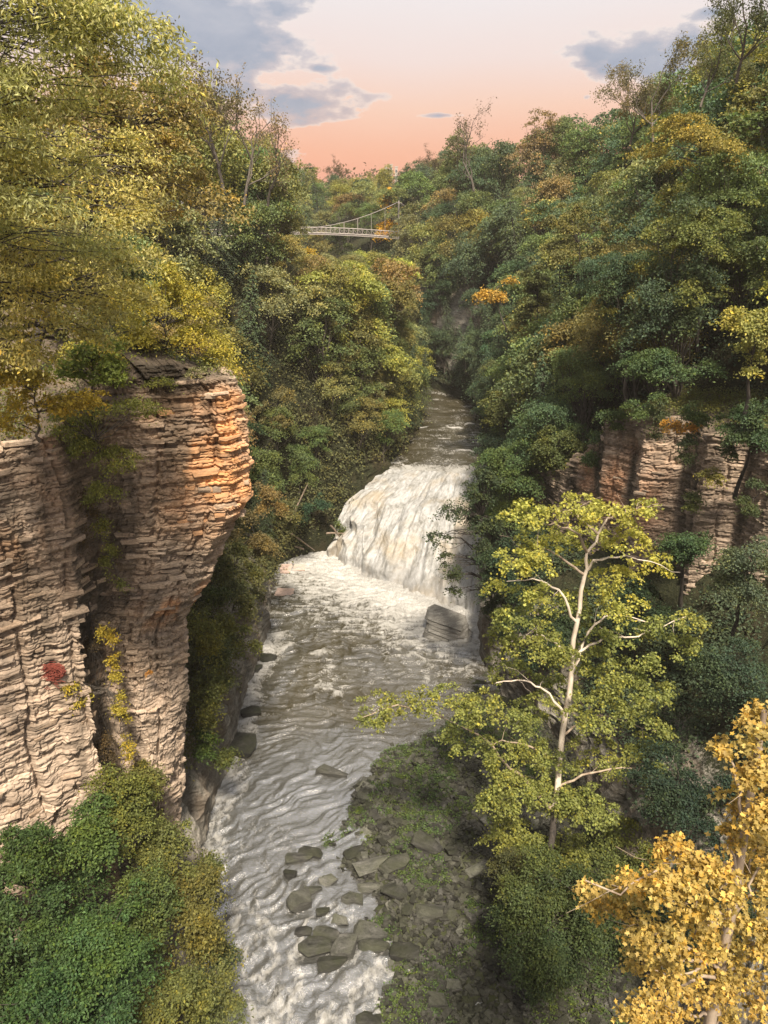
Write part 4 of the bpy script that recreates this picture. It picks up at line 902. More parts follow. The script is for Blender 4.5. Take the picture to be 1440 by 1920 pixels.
feature('slope_tree', 'dark rounded tree in front of the right tower of the footbridge', 'tree', (5.5, 171, 25), [pb(772, 440, 170, 3.4, 6, 40)], .42, 90, 1.2, (.16, .17, .08), 'leaf', None, 'bark', 65, .4, tr=.2)
feature('golden_tree', 'amber tufted small tree on the right slope in mid distance', 'tree', PY(950, 620, 92), [pb(945, 545, 92, 2.4, 1.4, 26)], .28, 70, .9, (.42, .29, .07), 'leaf', None, 'bark', 64, .35, tr=.1)
# right hand side features
for (px, py, Y, rx, rz, n, col, lab, lf) in [
    (1210, 560, 62, 3.0, 3.2, 90, (.25, .255, .07), 'large yellow green tree on the right slope with lit foliage', .18),
    (1330, 270, 62, 4.6, 1.9, 80, (.27, .24, .07), 'spreading yellow green crown near the upper right edge', .18),
    (1330, 480, 56, 3.6, 3.2, 110, (.15, .18, .06), 'broad green tree at the right edge below the yellow crown', .17),
    (1420, 640, 44, 1.9, 2.2, 60, (.29, .30, .10), 'pale yellow leaved branches entering from the right edge', .17),
    (1250, 700, 54, 3.0, 1.6, 80, (.07, .12, .055), 'dark green spreading tree directly over the right cliff', .17),
    (1400, 800, 46, 2.2, 1.6, 50, (.05, .09, .04), 'dark tree shading the top of the right cliff', .17),
    (1090, 470, 80, 4.0, 3.8, 100, (.16, .165, .065), 'soft olive rounded tree in the middle of the right slope', .22),
    (1010, 560, 88, 3.2, 3.4, 70, (.13, .15, .065), 'grey green rounded tree left of the olive one on the right slope', .24),
    (950, 770, 84, 3.0, 3.0, 70, (.13, .15, .055), 'mid green tree leaning to the upper river on the right bank', .24),
    (980, 880, 66, 3.6, 2.6, 100, (.08, .13, .05), 'bright green bushy tree on the right wall above the dark trees', .2),
    (1060, 850, 64, 2.6, 2.2, 70, (.10, .13, .05), 'olive tipped bush beside the orange rock face', .2),
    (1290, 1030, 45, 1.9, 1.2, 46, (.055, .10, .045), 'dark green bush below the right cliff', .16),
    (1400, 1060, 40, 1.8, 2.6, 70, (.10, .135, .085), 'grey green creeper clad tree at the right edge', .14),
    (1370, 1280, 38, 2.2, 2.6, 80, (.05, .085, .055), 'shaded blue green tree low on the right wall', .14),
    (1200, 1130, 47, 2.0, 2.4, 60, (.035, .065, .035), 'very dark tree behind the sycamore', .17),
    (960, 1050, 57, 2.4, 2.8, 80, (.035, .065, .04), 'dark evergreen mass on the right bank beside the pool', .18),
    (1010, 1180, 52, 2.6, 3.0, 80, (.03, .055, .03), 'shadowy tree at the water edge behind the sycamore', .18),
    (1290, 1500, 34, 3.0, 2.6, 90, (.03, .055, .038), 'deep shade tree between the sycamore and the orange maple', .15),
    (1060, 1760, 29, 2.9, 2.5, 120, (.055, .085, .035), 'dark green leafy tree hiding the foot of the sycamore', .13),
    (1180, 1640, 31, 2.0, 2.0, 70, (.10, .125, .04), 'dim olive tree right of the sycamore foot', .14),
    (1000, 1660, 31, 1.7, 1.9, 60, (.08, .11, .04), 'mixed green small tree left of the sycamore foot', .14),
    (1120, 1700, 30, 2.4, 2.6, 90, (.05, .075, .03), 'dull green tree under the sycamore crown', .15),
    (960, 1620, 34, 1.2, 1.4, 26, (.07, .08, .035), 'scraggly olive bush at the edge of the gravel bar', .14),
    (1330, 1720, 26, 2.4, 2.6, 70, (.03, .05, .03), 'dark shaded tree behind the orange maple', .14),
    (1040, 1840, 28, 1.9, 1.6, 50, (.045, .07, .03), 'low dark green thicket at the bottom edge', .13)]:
    c = PY(px, py, Y); gz = ground_z(c.x+1, c.y+1); bz = max(.3, min(gz, c.z-rz*.6))
    if bz < c.z-rz-5: bz = c.z-rz-3.5 if gz > 3 else bz
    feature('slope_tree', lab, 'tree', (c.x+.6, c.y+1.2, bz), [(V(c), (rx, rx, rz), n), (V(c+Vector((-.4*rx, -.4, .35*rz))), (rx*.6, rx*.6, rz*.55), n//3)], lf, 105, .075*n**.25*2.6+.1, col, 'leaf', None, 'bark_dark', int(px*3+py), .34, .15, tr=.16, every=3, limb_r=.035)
# leafy branch tree in front of the falls
feature('riverside_tree', 'dark leaved tree reaching sparse branches across the waterfall', 'tree', (8.6, 62.5, 8), [pb(850, 960, 60, 1.3, .8, 16), pb(850, 1060, 60, 1.4, .9, 20), pb(820, 1010, 60, 1.1, .5, 10), pb(900, 1000, 60, 1.6, 2.4, 60), pb(905, 920, 60, 1.8, 1.6, 50), pb(850, 1110, 60, .7, .3, 6), pb(930, 1120, 60, 1.5, 2, 40)],
        .20, 44, .6, (.05, .075, .04), 'leaf', [(10.5, 62, 5), (9, 61.5, 10), (8.2, 61, 16)], 'bark_dark', 71, .5, .2, tr=.2, every=1, limb_r=.05)
for (px, py, Y, rx, rz, n, col, lab) in [(1210, 765, 52.5, 1.6, .8, 40, (.08, .13, .055), 'dark green bush on the left half of the right cliff top'), (1420, 790, 44.5, 1.6, 1.2, 44, (.06, .10, .05), 'shady bush drooping over the cliff top at the right edge'),
    (1110, 850, 60, 1.2, 1.8, 40, (.07, .12, .055), 'green bush screening the left end of the right cliff'), (1290, 840, 48.3, .5, 1.3, 16, (.055, .08, .04), 'dark ivy strip in the middle of the right cliff'), (1420, 930, 43.5, .9, 1.2, 26, (.07, .10, .05), 'ivy patch on the right cliff by the picture edge'), (1375, 840, 45.5, .9, 1.6, 30, (.05, .075, .035), 'dark creeper hanging down the right cliff near the edge'), (1235, 790, 51.5, .5, 1.6, 16, (.06, .08, .04), 'thin dark creeper in the crack of the right cliff'),
    (1310, 770, 48.5, 1.4, .8, 30, (.07, .11, .045), 'leafy fringe hanging over the top of the right cliff'), (1150, 790, 57, 1.2, .9, 30, (.075, .12, .05), 'green bush spilling over the left end of the right cliff'), (1300, 940, 47.5, .8, .5, 14, (.10, .13, .05), 'small green tuft low on the right cliff')]:
    c = PY(px, py, Y-.5); feature('creeper', lab, 'creeper', c, [(V(c), (rx, rx*.6, rz), n)], .15, 70, .42, col, 'leaf', None, 'bark_dark', int(px+py), .6, .5, tr=.03, limb_r=.015)
feature('orange_shrub', 'small orange leaved shrub on the ledge of the right cliff', 'shrub', PY(1275, 815, 49.5), [pb(1262, 798, 49.2, .8, .4, 12), pb(1300, 800, 49, .7, .3, 8)], .15, 60, .35, (.48, .27, .05), 'leaf_big', None, 'bark', 72, tr=.03, limb_r=.02)
feature('olive_shrub', 'small olive shrub growing from the middle of the right cliff', 'shrub', PY(1340, 900, 46), [pb(1335, 892, 45.4, .9, .45, 14)], .15, 60, .35, (.20, .19, .05), 'leaf_big', None, 'bark', 73, tr=.03, limb_r=.02)

# ------------------------------------------------------------------ the sycamore
def sycamore():
    g = np.random.default_rng(77); D = 37.0
    path = [(1000, 1850, 30.5), (1025, 1650, 33.5), (1042, 1520, 35.5), (1055, 1380, 37), (1070, 1260, 37), (1083, 1165, 37), (1096, 1080, 37), (1102, 1035, 37), (1130, 985, 37), (1160, 945, 37)]
    tp = np.array([V(PY(*p)) for p in path]); base = tp[0].copy(); base[2] = float(bar_z(base[0], base[1]))-.2; tp[0] = base
    o = empty('sycamore_tree', base, 'sunlit yellow green sycamore with a pale cream trunk on the right bank', 'tree')
    t = np.linspace(0, 1, len(tp)); tt = np.linspace(0, 1, 28); P = np.stack([np.interp(tt, t, tp[:, i]) for i in range(3)], -1)-base; P[1:-1] += g.normal(size=(26, 3))*.05
    mb = MB(); rad = np.interp(tt, [0, .3, .6, .85, 1], [.23, .175, .12, .065, .02]); tube(mb, P[6:], rad[6:], 9); mb.build('trunk', M['bark_pale'], o, True)
    mb = MB(); tube(mb, P[:7], rad[:7]*1.01, 9); mb.build('trunk_base', M['bark_dark'], o, True)
    limbs = [((1070, 1260), [(1055, 1215), (1015, 1190), (960, 1200)]), ((1083, 1160), [(1050, 1110), (1010, 1085), (950, 1090)]), ((1070, 1255), [(1110, 1170), (1150, 1150), (1240, 1170)]),
             ((1096, 1080), [(1110, 1050), (1160, 1040), (1240, 1060)]), ((1100, 1040), [(1085, 1000), (1050, 985), (1000, 980)]), ((1050, 1400), [(1080, 1360), (1130, 1340), (1230, 1370)]),
             ((1060, 1330), [(1020, 1290), (980, 1275), (930, 1280)]), ((1040, 1530), [(980, 1460), (915, 1390), (830, 1345)]), ((830, 1345), [(790, 1330), (740, 1320), (680, 1345)]),
             ((1052, 1420), [(1000, 1400), (950, 1390), (900, 1400)]), ((1095, 1090), [(1060, 1050), (1020, 1030), (965, 1035)]), ((1075, 1230), [(1130, 1200), (1200, 1190), (1290, 1155)]),
             ((1045, 1480), [(1100, 1450), (1170, 1440), (1230, 1450)]), ((1140, 970), [(1170, 960), (1200, 950), (1235, 945)]), ((1120, 995), [(1090, 970), (1070, 960), (1040, 960)])]
    ends = []
    for k, (a, pts) in enumerate(limbs):
        i = int(np.argmin([abs(project(q+base)[1]-a[1]) for q in P])); A = P[i] if k != 8 else last_end
        dep = D+g.uniform(-2.2, 1.6); L = [A]; 
        for j, q in enumerate(pts):
            yy = (A+base)[1]+(dep-(A+base)[1])*(j+1)/len(pts); L.append(np.array(V(PY(q[0], q[1], yy)))-base)
        if k == 7: last_end = L[-1]
        L = np.array(L); t = np.linspace(0, 1, len(L)); t2 = np.linspace(0, 1, 12); Q = np.stack([np.interp(t2, t, L[:, m_]) for m_ in range(3)], -1); Q[1:-1] += g.normal(size=(10, 3))*.05
        r0 = .085 if k != 7 else .14; mb = MB(); tube(mb, Q, np.linspace(r0, .02, 12), 6)
        for q in Q[4::2]:
            e = q+g.normal(size=3)*np.array([.9, .9, .6]); limb(mb, q, e, .022, .008, g, 3, 4, .0)
        mb.build('branch', M['bark_pale'] if k in (0, 1, 2, 6, 11, 3) else M['bark_tan'], o, True); ends.append(Q)
    # foliage sprays: (px,py,rx px,ry px)
    sp = [(1000, 965, 60, 26), (1075, 950, 60, 24), (1150, 960, 60, 28), (1215, 948, 24, 14), (1010, 1010, 55, 26), (1100, 1010, 60, 26), (1180, 1010, 55, 20), (965, 1050, 42, 22), (1000, 1060, 40, 26), (1140, 1070, 60, 26), (1230, 1060, 46, 16),
          (960, 1150, 42, 26), (1020, 1140, 50, 26), (1150, 1130, 60, 28), (940, 1190, 44, 26), (1010, 1210, 60, 32), (1130, 1200, 60, 34), (1230, 1180, 62, 26), (1290, 1160, 30, 16), (950, 1250, 50, 26), (1040, 1290, 60, 34), (1150, 1260, 70, 34), (1240, 1240, 44, 20),
          (900, 1330, 60, 34), (980, 1340, 60, 40), (1130, 1330, 80, 40), (1210, 1330, 56, 34), (860, 1310, 50, 24), (790, 1310, 60, 26), (720, 1320, 56, 22), (690, 1350, 34, 18), (850, 1380, 50, 22), (940, 1410, 66, 34), (1020, 1420, 60, 40), (1120, 1420, 70, 40), (1200, 1400, 50, 30), (1230, 1450, 30, 28),
          (930, 1500, 40, 34), (980, 1660, 60, 40), (1060, 1650, 66, 40), (1130, 1610, 60, 34), (1190, 1600, 40, 24), (1000, 1740, 60, 44), (1080, 1730, 60, 44), (1150, 1680, 50, 40), (960, 1800, 40, 36), (1290, 1210, 26, 16), (1180, 1290, 60, 30), (1250, 1300, 30, 20), (1100, 1230, 50, 30), (1000, 1110, 40, 20), (960, 1480, 56, 38), (1040, 1500, 56, 40), (1110, 1510, 60, 34), (950, 1560, 60, 34), (1000, 1600, 60, 34), (1080, 1590, 60, 30), (1160, 1560, 50, 24), (1050, 1220, 40, 40), (1080, 1130, 36, 34), (930, 1100, 22, 14), (1250, 1370, 28, 16)]
    cs = []; os_ = []
    for px, py, rx, ry in sp:
        dep = D+g.uniform(-2.6, 2.0); n = int(rx*ry/(115 if py < 1440 else 60))+3; c = PY(px, py, dep); k = dep/F*1.12
        p = np.array(V(c))+rand_dirs(n, g)*(g.uniform(.1, 1, (n, 1))**.5)*np.array([rx*k, rx*k*.9, ry*k]); cs.append(p); os_.append(norm(p-np.array(V(c))))
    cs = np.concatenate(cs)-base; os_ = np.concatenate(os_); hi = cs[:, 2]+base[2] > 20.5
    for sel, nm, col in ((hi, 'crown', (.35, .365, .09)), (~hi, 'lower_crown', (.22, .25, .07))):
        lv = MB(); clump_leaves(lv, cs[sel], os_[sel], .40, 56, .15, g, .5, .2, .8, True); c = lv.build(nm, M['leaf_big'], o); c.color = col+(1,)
sycamore()

# ------------------------------------------------------------------ orange maple bottom right
def maple():
    g = np.random.default_rng(31); base = np.array([9.5, 15.0, 14.0])
    o = empty('orange_maple', (9.5, 15.0, 1.0), 'orange leaved maple with large lobed leaves in the bottom right corner', 'tree'); base = np.array([9.5, 15., 1.])
    sp = [(1150, 1660, 50, 26), (1210, 1650, 60, 44), (1170, 1720, 50, 36), (1130, 1690, 34, 26), (1265, 1600, 34, 40), (1300, 1630, 50, 40), (1260, 1670, 60, 44), (1350, 1680, 70, 50), (1420, 1660, 60, 50), (1230, 1760, 50, 36), (1290, 1750, 60, 46), (1360, 1760, 70, 56), (1430, 1760, 50, 60),
          (1200, 1800, 34, 30), (1260, 1830, 60, 44), (1330, 1840, 60, 50), (1410, 1850, 60, 50), (1190, 1890, 44, 34), (1250, 1900, 50, 30), (1350, 1910, 60, 30), (1440, 1600, 40, 30), (1100, 1668, 14, 10),
          (1415, 1340, 26, 26), (1425, 1390, 34, 28), (1360, 1400, 22, 16), (1415, 1450, 34, 36), (1385, 1500, 36, 30), (1430, 1520, 34, 40), (1365, 1565, 26, 26), (1420, 1570, 30, 30), (1440, 1460, 40, 50), (1500, 1500, 60, 120), (1500, 1750, 60, 160)]
    cs = []; os_ = []; keyp = []
    for px, py, rx, ry in sp:
        dep = g.uniform(12.5, 15.5); n = int(rx*ry/165)+3; c = PY(px, py, dep); k = dep/F*1.3; keyp.append(np.array(V(c)))
        p = np.array(V(c))+rand_dirs(n, g)*(g.uniform(.1, 1, (n, 1))**.5)*np.array([rx*k, rx*k*.8, ry*k]); cs.append(p); os_.append(norm(p-np.array(V(c))))
    cs = np.concatenate(cs)-base; os_ = np.concatenate(os_)
    lv = MB(); clump_leaves(lv, cs[::2], os_[::2], .24, 32, .125, g, .7, .25, .7, True); c = lv.build('crown', M['leaf_big'], o); c.color = (.48, .36, .115, 1)
    lv = MB(); clump_leaves(lv, cs[1::2], os_[1::2], .24, 32, .12, g, .7, .25, .7, True); c = lv.build('olive_crown', M['leaf_big'], o); c.color = (.40, .315, .10, 1)
    tp = np.array([base, (9.3, 15, 9), (9.0, 14.8, 17), (8.6, 14.3, 24), (8.2, 14, 30)])-base; t = np.linspace(0, 1, 5); t2 = np.linspace(0, 1, 16); P = np.stack([np.interp(t2, t, tp[:, i]) for i in range(3)], -1)
    mb = MB(); tube(mb, P, np.linspace(.3, .06, 16), 8); mb.build('trunk', M['bark_tan'], o, True)
    for q in keyp:
        q = q-base; j = int(np.argmin(np.linalg.norm(P-(q-np.array([0, 0, 1.2])), axis=1))); mb = MB(); pp = limb(mb, P[j], q, .055, .018, g, 5, 8, .03)
        for _ in range(1): limb(mb, pp[5], q+g.normal(size=3)*.4, .015, .006, g, 3, 4, 0)
        mb.build('branch', M['bark_tan'], o, True)
maple()

# ------------------------------------------------------------------ bare and thin trees on the skyline
for (px, py, Y, s, col, lab) in [
    (455, 330, 72, .85, (.20, .16, .10), 'thin twiggy tree against the sky at upper left'),
    (500, 340, 78, .75, (.17, .15, .09), 'half bare spreading tree right of the twiggy one on the left skyline'),
    (415, 300, 68, .9, (.13, .10, .06), 'dark brown open crowned tree on the left skyline'),
    (890, 330, 150, 1.25, (.13, .10, .07), 'bare branched tree standing out on the skyline right of the bridge'),
    (815, 335, 190, .8, (.14, .12, .08), 'small round topped tree on the distant skyline'),
    (1230, 215, 76, .75, (.14, .14, .09), 'airy thin leaved tree against the blue cloud'),
    (1185, 235, 82, .6, (.15, .14, .08), 'low feathery tree at the left end of the blue cloud'),
    (1320, 150, 66, .6, (.13, .14, .08), 'open crowned tree near the top right corner'),
    (1390, 90, 60, .65, (.10, .11, .06), 'dark open crowned tree at the top right edge'),
    (640, 345, 260, .9, (.12, .09, .06), 'far little tree poking above the horizon woods')]:
    b = PY(px, py, Y); plant(PB[0] if 'bare' in lab or 'twiggy' in lab else PB[1] if px < 1000 else PB[2], (b.x, b.y, b.z-1), s, col, 'bare_tree' if 'bare' in lab or 'twiggy' in lab else 'open_crowned_tree', lab)

# ------------------------------------------------------------------ suspension footbridge
def bridge():
    Yb = 180.; xa, xb = -43.5, 3.2; o = empty('suspension_footbridge', ((xa+xb)/2, Yb, 35), 'pale suspension footbridge crossing the gorge in the distance', 'bridge'); org = np.array([(xa+xb)/2, Yb, 35])
    def zd(x): t = (x-xa)/(xb-xa)*2-1; return 36.0-1.0*t*t-35
    def box(mb, c, s):
        c = np.array(c, float); s = np.array(s, float)/2; v = np.array([[a, b, d] for a in (-1, 1) for b in (-1, 1) for d in (-1, 1)])*s+c
        mb.add(v, [[0, 1, 3, 2], [4, 6, 7, 5], [0, 4, 5, 1], [2, 3, 7, 6], [0, 2, 6, 4], [1, 5, 7, 3]])
    xs = np.linspace(xa, xb, 48)-org[0]
    mb = MB()
    for a, b in zip(xs[:-1], xs[1:]):
        za, zb_ = zd(a+org[0]), zd(b+org[0]); v = [(a, -1, za-.24), (a, 1, za-.24), (a, 1, za), (a, -1, za), (b, -1, zb_-.24), (b, 1, zb_-.24), (b, 1, zb_), (b, -1, zb_)]
        mb.add(v, [[0, 1, 2, 3], [4, 7, 6, 5], [0, 4, 5, 1], [3, 2, 6, 7], [0, 3, 7, 4], [1, 5, 6, 2]])
    mb.build('deck', M['paint'], o)
    for sy in (-1.05, 1.05):
        for nm, dz, r in (('handrail', 1.25, .07), ('lower_rail', .12, .09)):
            mb = MB(); tube(mb, [(x, sy, zd(x+org[0])+dz) for x in xs], np.full(len(xs), r), 4); mb.build(nm, M['paint'], o)
        for i in range(len(xs)-1):
            mb = MB(); z0 = zd(xs[i]+org[0]); z1 = zd(xs[i+1]+org[0]); tube(mb, [(xs[i], sy, z0), (xs[i], sy, z0+1.25)], [.045, .045], 4); tube(mb, [(xs[i], sy, z0+.1), (xs[i+1], sy, z1+1.2)], [.03, .03], 3); tube(mb, [(xs[i], sy, z0+1.2), (xs[i+1], sy, z1+.1)], [.03, .03], 3); mb.build('truss_panel', M['paint'], o)
        cz = lambda x: 1.9+(7.4-1.9)*(((x-0)/((xb-xa)/2))**2)
        mb = MB(); tube(mb, [(x, sy, cz(x)) for x in np.linspace(xs[0], xs[-1], 40)]+[(xs[-1]+9, sy, 1.5)], np.full(41, .06), 5); mb.build('main_cable', M['paint'], o)
        for x in xs[2:-1:3]:
            mb = MB(); tube(mb, [(x, sy, zd(x+org[0])), (x, sy, cz(x))], [.035, .035], 4); mb.build('hanger', M['paint'], o)
    for x in (xs[0], xs[-1]):
        mb = MB()
        for sy in (-1.15, 1.15): box(mb, (x, sy, 1.5), (.22, .22, 12.2))
        box(mb, (x, 0, 7.2), (.4, 2.2, .35)); box(mb, (x, 0, 4.2), (.3, 2.0, .25)); mb.build('tower', M['paint'], o)
bridge()
def far_buildings():
    for px, w, top, lab in [(724, 2.0, 313, 'small pale tower on the far skyline, leftmost of three'), (733, 2.4, 308, 'tallest pale tower on the far skyline, middle of three'), (743, 2.0, 312, 'short pale tower on the far skyline, rightmost of three')]:
        c = PY(px, top, 620); h = 26.; o = empty('far_tower', (c.x, c.y, c.z-h), lab, 'building')
        for nm, hx, zc, hz in (('wall', w/2, h/2-.3, h/2-.3), ('roof', w/2+.25, h-.25, .3), ('window', w*.28, h-3.2, .9)):
            sy = hx if nm != 'window' else .08; yc = 0 if nm != 'window' else -w/2-.05
            v = np.array([[a, b, d] for a in (-1, 1) for b in (-1, 1) for d in (-1, 1)])*np.array([hx, sy, hz])+np.array([0, yc, zc]); mb = MB(); mb.add(v, [[0, 1, 3, 2], [4, 6, 7, 5], [0, 4, 5, 1], [2, 3, 7, 6], [0, 2, 6, 4], [1, 5, 7, 3]])
            mb.build(nm, M['glass'] if nm == 'window' else M['concrete'], o)
far_buildings()

# ------------------------------------------------------------------ rocks, logs, gravel, weeds
def rocks():
    r = random.Random(4); ms = [hull_mesh('boulder', 26, (1, 1, 1), M['boulder'], 900+i, .7) for i in range(8)]; mg = [hull_mesh('boulder', 26, (1, 1, 1), M['boulder_grey'], 950+i, .7) for i in range(5)]
    # tilted layered block under the falls
    c = PZ(838, 1190, 0); o = empty('layered_boulder', c, 'big tilted block of layered grey rock at the right foot of the falls', 'rock', rz=-.25)
    for i in range(6):
        l = link('rock_layer', hull_mesh('rock_layer', 22, (5.0-.15*i, 2.9-.1*i, .42), M['slab_grey'], 40+i, .95), o); l.location = (-.12*i+.3, .22*i-.4, .0+.30*i); l.rotation_euler = (.30, .24, r.uniform(-.06, .06))
    spec = [(623, 1450, 2.2, .8, .7, 0, 'dark flat rock breaking the current upstream of the gravel bar'), (560, 1695, 1.3, 1.1, .9, 0, 'pale grey squared boulder in the shallows left of the bar'), (585, 1672, 1.1, .6, .5, 1, 'small dark slab touching the squared boulder'),
            (612, 1755, 1.5, .9, .6, 1, 'dark slab upstream of the midstream rock cluster'), (590, 1780, 1.7, 1.1, .7, 1, 'broad dark slab at the left of the midstream cluster'), (645, 1780, 1.2, 1.4, .8, 0, 'upright grey rock at the right of the midstream cluster'),
            (622, 1808, 1.6, .9, .6, 1, 'lowest dark rock of the midstream cluster'), (695, 1750, 1.9, 1.2, .6, 0, 'grey slab with mossy top at the bar edge'), (700, 1775, 1.7, .9, .5, 1, 'dark ledge rock just below the mossy slab'),
            (700, 1630, 2.2, 1.2, .6, 0, 'long flat grey slab on the gravel bar'), (740, 1640, 1.8, 1, .6, 1, 'dark slab next to the long flat one'), (695, 1665, 1.4, .7, .4, 0, 'thin pale slab beside the small pool'), (560, 1610, 1.7, .8, .5, 1, 'dark rock at the upstream tip of the shallows'),
            (585, 1600, 1.6, .7, .5, 1, 'second dark rock at the tip of the shallows'), (615, 1650, 1.0, .9, .5, 0, 'pale pink grey rock among weeds in the shallows'), (807, 1725, 1.5, .9, .5, 0, 'pale oval stone resting on the bar'), (895, 1645, 1.4, .7, .4, 0, 'flat light stone near the tree line'),
            (800, 1600, 1.9, 1.1, .8, 1, 'dark mossy boulder in the middle of the bar'), (605, 1710, .8, .5, .4, 1, 'little dark stone between shallow channels'), (545, 1640, .8, .6, .5, 1, 'small dark stone at the tip of the rapids, nearest midstream'), (640, 1725, 1.0, .7, .4, 0, 'low grey rock between the shallow pools'), (570, 1748, .9, .6, .4, 1, 'small dark rock left of the midstream cluster'),
            (660, 1690, 1.2, .8, .5, 1, 'dark angular slab at the upper shallow pool'), (740, 1690, 1.4, .9, .4, 1, 'dark slab above the lower pool on the bar'), (665, 1605, 1.3, .8, .4, 1, 'dark slab at the water edge upstream on the bar'), (760, 1790, 1.5, 1, .5, 1, 'dark angular slab in the middle of the lower bar'),
            (470, 1335, 1.5, 1.3, .5, 1, 'brown rock awash in the white water by the left bank'), (500, 1235, 1.5, 1.3, .4, 1, 'small brown rock below the grey wall at the left bank'),
            (480, 1255, 1.0, 1.0, .4, 1, 'rounder brown rock in the left bank white water'), (455, 1400, 2.2, 2.4, .9, 1, 'dark shelf rock at the foot of the left wall'), (850, 1860, 1.0, .8, .5, 0, 'grey stone at the lower end of the bar'), (820, 1890, 1.1, .8, .6, 0, 'pair stone nearest the bottom edge'), (690, 1915, 1.2, .8, .4, 1, 'dark rock at the lower water edge')]
    for px, py, w, d, h, dk, lab in spec:
        c = PZ(px, py, .1); o = link('boulder', r.choice(ms if dk else mg)); gz = float(bar_z(c.x, c.y)); o.location = (c.x, c.y, max(.05, min(gz, .8))+h*.22); o.scale = (w*1.2, d*1.2, h*1.15); o.rotation_euler = (r.uniform(-.2, .2), r.uniform(-.2, .2), r.uniform(-.5, .5)); tag(o, lab, 'rock')
    # loose slabs strewn over the bar
    n = 0
    while n < 230:
        x = r.uniform(-4, 12); y = r.uniform(27, 54); z = float(bar_z(x, y))
        if z < -.12: continue
        n += 1; o = link('stone_slab', r.choice(ms if r.random() < .6 else mg)); w = r.uniform(.3, 1.2)
        o.location = (x, y, z+.05); o.scale = (w, w*r.uniform(.5, .9), w*r.uniform(.16, .34)); o.rotation_euler = (r.uniform(-.25, .25), r.uniform(-.25, .25), r.uniform(0, 6.28)); tag(o, 'flat grey stone lying loose on the gravel bar', 'stone', 'loose flat stones on the gravel bar')
    # flat pink plates standing in for sky reflection at the pool edge
    for px, py, w, d, lab in ((536, 1068, 1.5, 2.6, 'painted pink sky reflection at the left pool edge, nearer the bank'), (562, 1066, 1.6, 1.8, 'painted pink sky reflection further out in the pool edge'), (533, 1112, 2.2, 1.8, 'painted pink sky reflection downstream of the other two')):
        c = PZ(px, py, 0); o = link('reflection_patch', hull_mesh('reflection_patch', 18, (w, d, .35), M['pink_reflection'], int(px+py), .9)); o.location = (c.x, c.y, .06); tag(o, lab, 'rock')
    for i, (x0, y0, x1, y1, lab) in enumerate([(545, 1000, 590, 1032, 'grey driftwood log on the dark bank left of the falls'), (570, 1030, 530, 1018, 'short driftwood log crossing the bank'), (620, 985, 640, 1010, 'leaning dead pole near the foot of the falls'), (612, 1000, 645, 1000, 'thin dead branch near the foot of the falls'), (540, 985, 578, 905, 'pale leaning dead trunk above the dark bank')]):
        a = PY(x0, y0, 87.5); b = PY(x1, y1, 88.5); o = empty('driftwood', a, lab, 'log'); mb = MB(); q = np.array(V(b))-np.array(V(a)); tube(mb, [q*0, q*.3+np.array([0, 0, .05]), q*.7, q], [.13, .12, .09, .05], 6); mb.build('log', M['log'], o, True)
    for i in range(1): pass
    # gravel
    g = np.random.default_rng(3); mb = MB(); n = 20000; x = g.uniform(-6, 14.5, n); y = 26+g.uniform(0, 1, n)**1.2*30; z = bar_z(x, y); k = z > -.15; x, y, z = x[k], y[k], z[k]; n = len(x)
    a = g.uniform(0, 6.28, n); L = g.uniform(.10, .32, n)*g.choice([1, 1, 1.6, 2.4], n, p=[.4, .3, .2, .1]); W = L*g.uniform(.45, .9, n); Hh = L*g.uniform(.2, .45, n); tlt = g.normal(size=(n, 2))*.25
    ux = np.stack([np.cos(a), np.sin(a), tlt[:, 0]], -1); uy = np.stack([-np.sin(a), np.cos(a), tlt[:, 1]], -1); c = np.stack([x, y, z+.04], -1); vs = []
    for sx, sy, sz in ((-1, -1, -1), (1, -1, -1), (1, 1, -1), (-1, 1, -1), (-1, -1, 1), (1, -1, 1), (1, 1, 1), (-1, 1, 1)):
        j = g.uniform(.5, 1, (n, 1)); vs.append(c+ux*(sx*L/2)[:, None]*j+uy*(sy*W/2)[:, None]*g.uniform(.5, 1, (n, 1))+np.array([0, 0, 1])*(sz*Hh/2)[:, None])
    v = np.stack(vs, 1).reshape(-1, 3); b = np.arange(n)[:, None, None]*8; f = (b+np.array([[4, 5, 6, 7], [0, 4, 7, 3], [1, 2, 6, 5], [0, 1, 5, 4], [3, 7, 6, 2]])[None]).reshape(-1, 4); mb.add(v, f)
    tag(mb.build('gravel', M['shingle']), 'dark wet gravel and shingle covering the bar', 'gravel', kind='stuff')
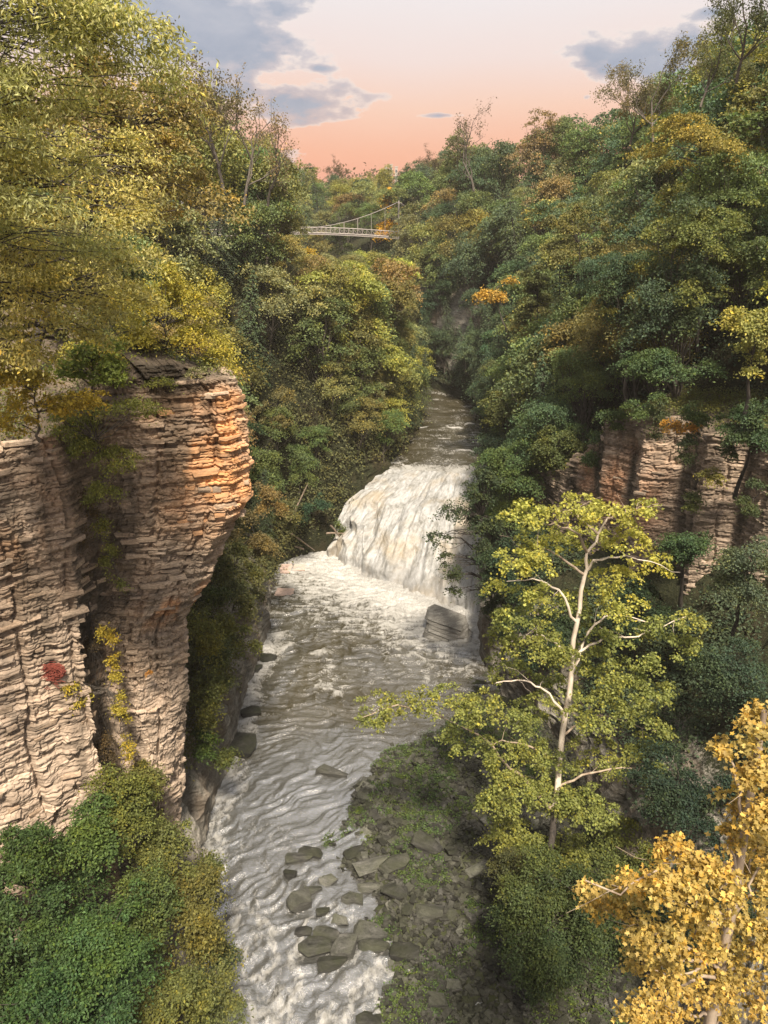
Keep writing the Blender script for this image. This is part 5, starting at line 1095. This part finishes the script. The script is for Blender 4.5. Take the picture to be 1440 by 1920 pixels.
    # weeds
    lv = MB(); n = 3000; x = g.uniform(-5, 13.5, n); y = g.uniform(27, 56, n); z = bar_z(x, y); k = (z > -.2)&(fbm(x*.25, y*.25, 0, 3, 15)+smooth(36, 46, y)*.12 > .015); c = np.stack([x, y, z+.12], -1)[k]
    clump_leaves(lv, c, np.tile([0, 0, 1.], (len(c), 1)), .38, 42, .13, g, .45); o = lv.build('weeds', M['leaf']); o.color = (.085, .135, .05, 1); tag(o, 'green weeds growing over the gravel bar', 'weeds', kind='stuff')
rocks()
def haze():
    m = bpy.data.materials.new('haze_air'); m.use_nodes = True; m.node_tree.nodes.clear(); N = NT(m.node_tree)
    v = N.n('ShaderNodeVolumePrincipled', {'Color': (.95, .90, .84, 1), 'Density': .00024, 'Anisotropy': .1})
    N.link(v.outputs[0], N.n('ShaderNodeOutputMaterial').inputs[1])
    mb = MB(); v = np.array([[a, b, d] for a in (-1000, 1000) for b in (-70, 1600) for d in (-2.5, 95)], float)
    mb.add(v, [[0, 1, 3, 2], [4, 6, 7, 5], [0, 4, 5, 1], [2, 3, 7, 6], [0, 2, 6, 4], [1, 5, 7, 3]])
    tag(mb.build('haze', m), 'thin evening haze filling the gorge', 'haze', kind='stuff')
if HAZE: haze()
def mist():
    m = bpy.data.materials.new('spray_mist'); m.use_nodes = True; m.node_tree.nodes.clear(); N = NT(m.node_tree)
    v = N.n('ShaderNodeVolumePrincipled', {'Color': (.95, .95, .95, 1), 'Density': .075}); N.link(v.outputs[0], N.n('ShaderNodeOutputMaterial').inputs[1])
    bm = bmesh.new(); bmesh.ops.create_icosphere(bm, subdivisions=3, radius=1)
    me = bpy.data.meshes.new('mist'); bm.to_mesh(me); bm.free(); me.materials.append(m); o = link('mist', me); o.location = (2.2, 79.3, .9); o.scale = (8.5, 2.2, 2.2); o.rotation_euler = (0, 0, -.74)
    tag(o, 'spray mist drifting at the foot of the waterfall', 'mist', kind='stuff')
mist()
tot = sum(len(m_.polygons)*2 for m_ in bpy.data.meshes)
print('approx unique tris', tot, 'objects', len(scene.objects))
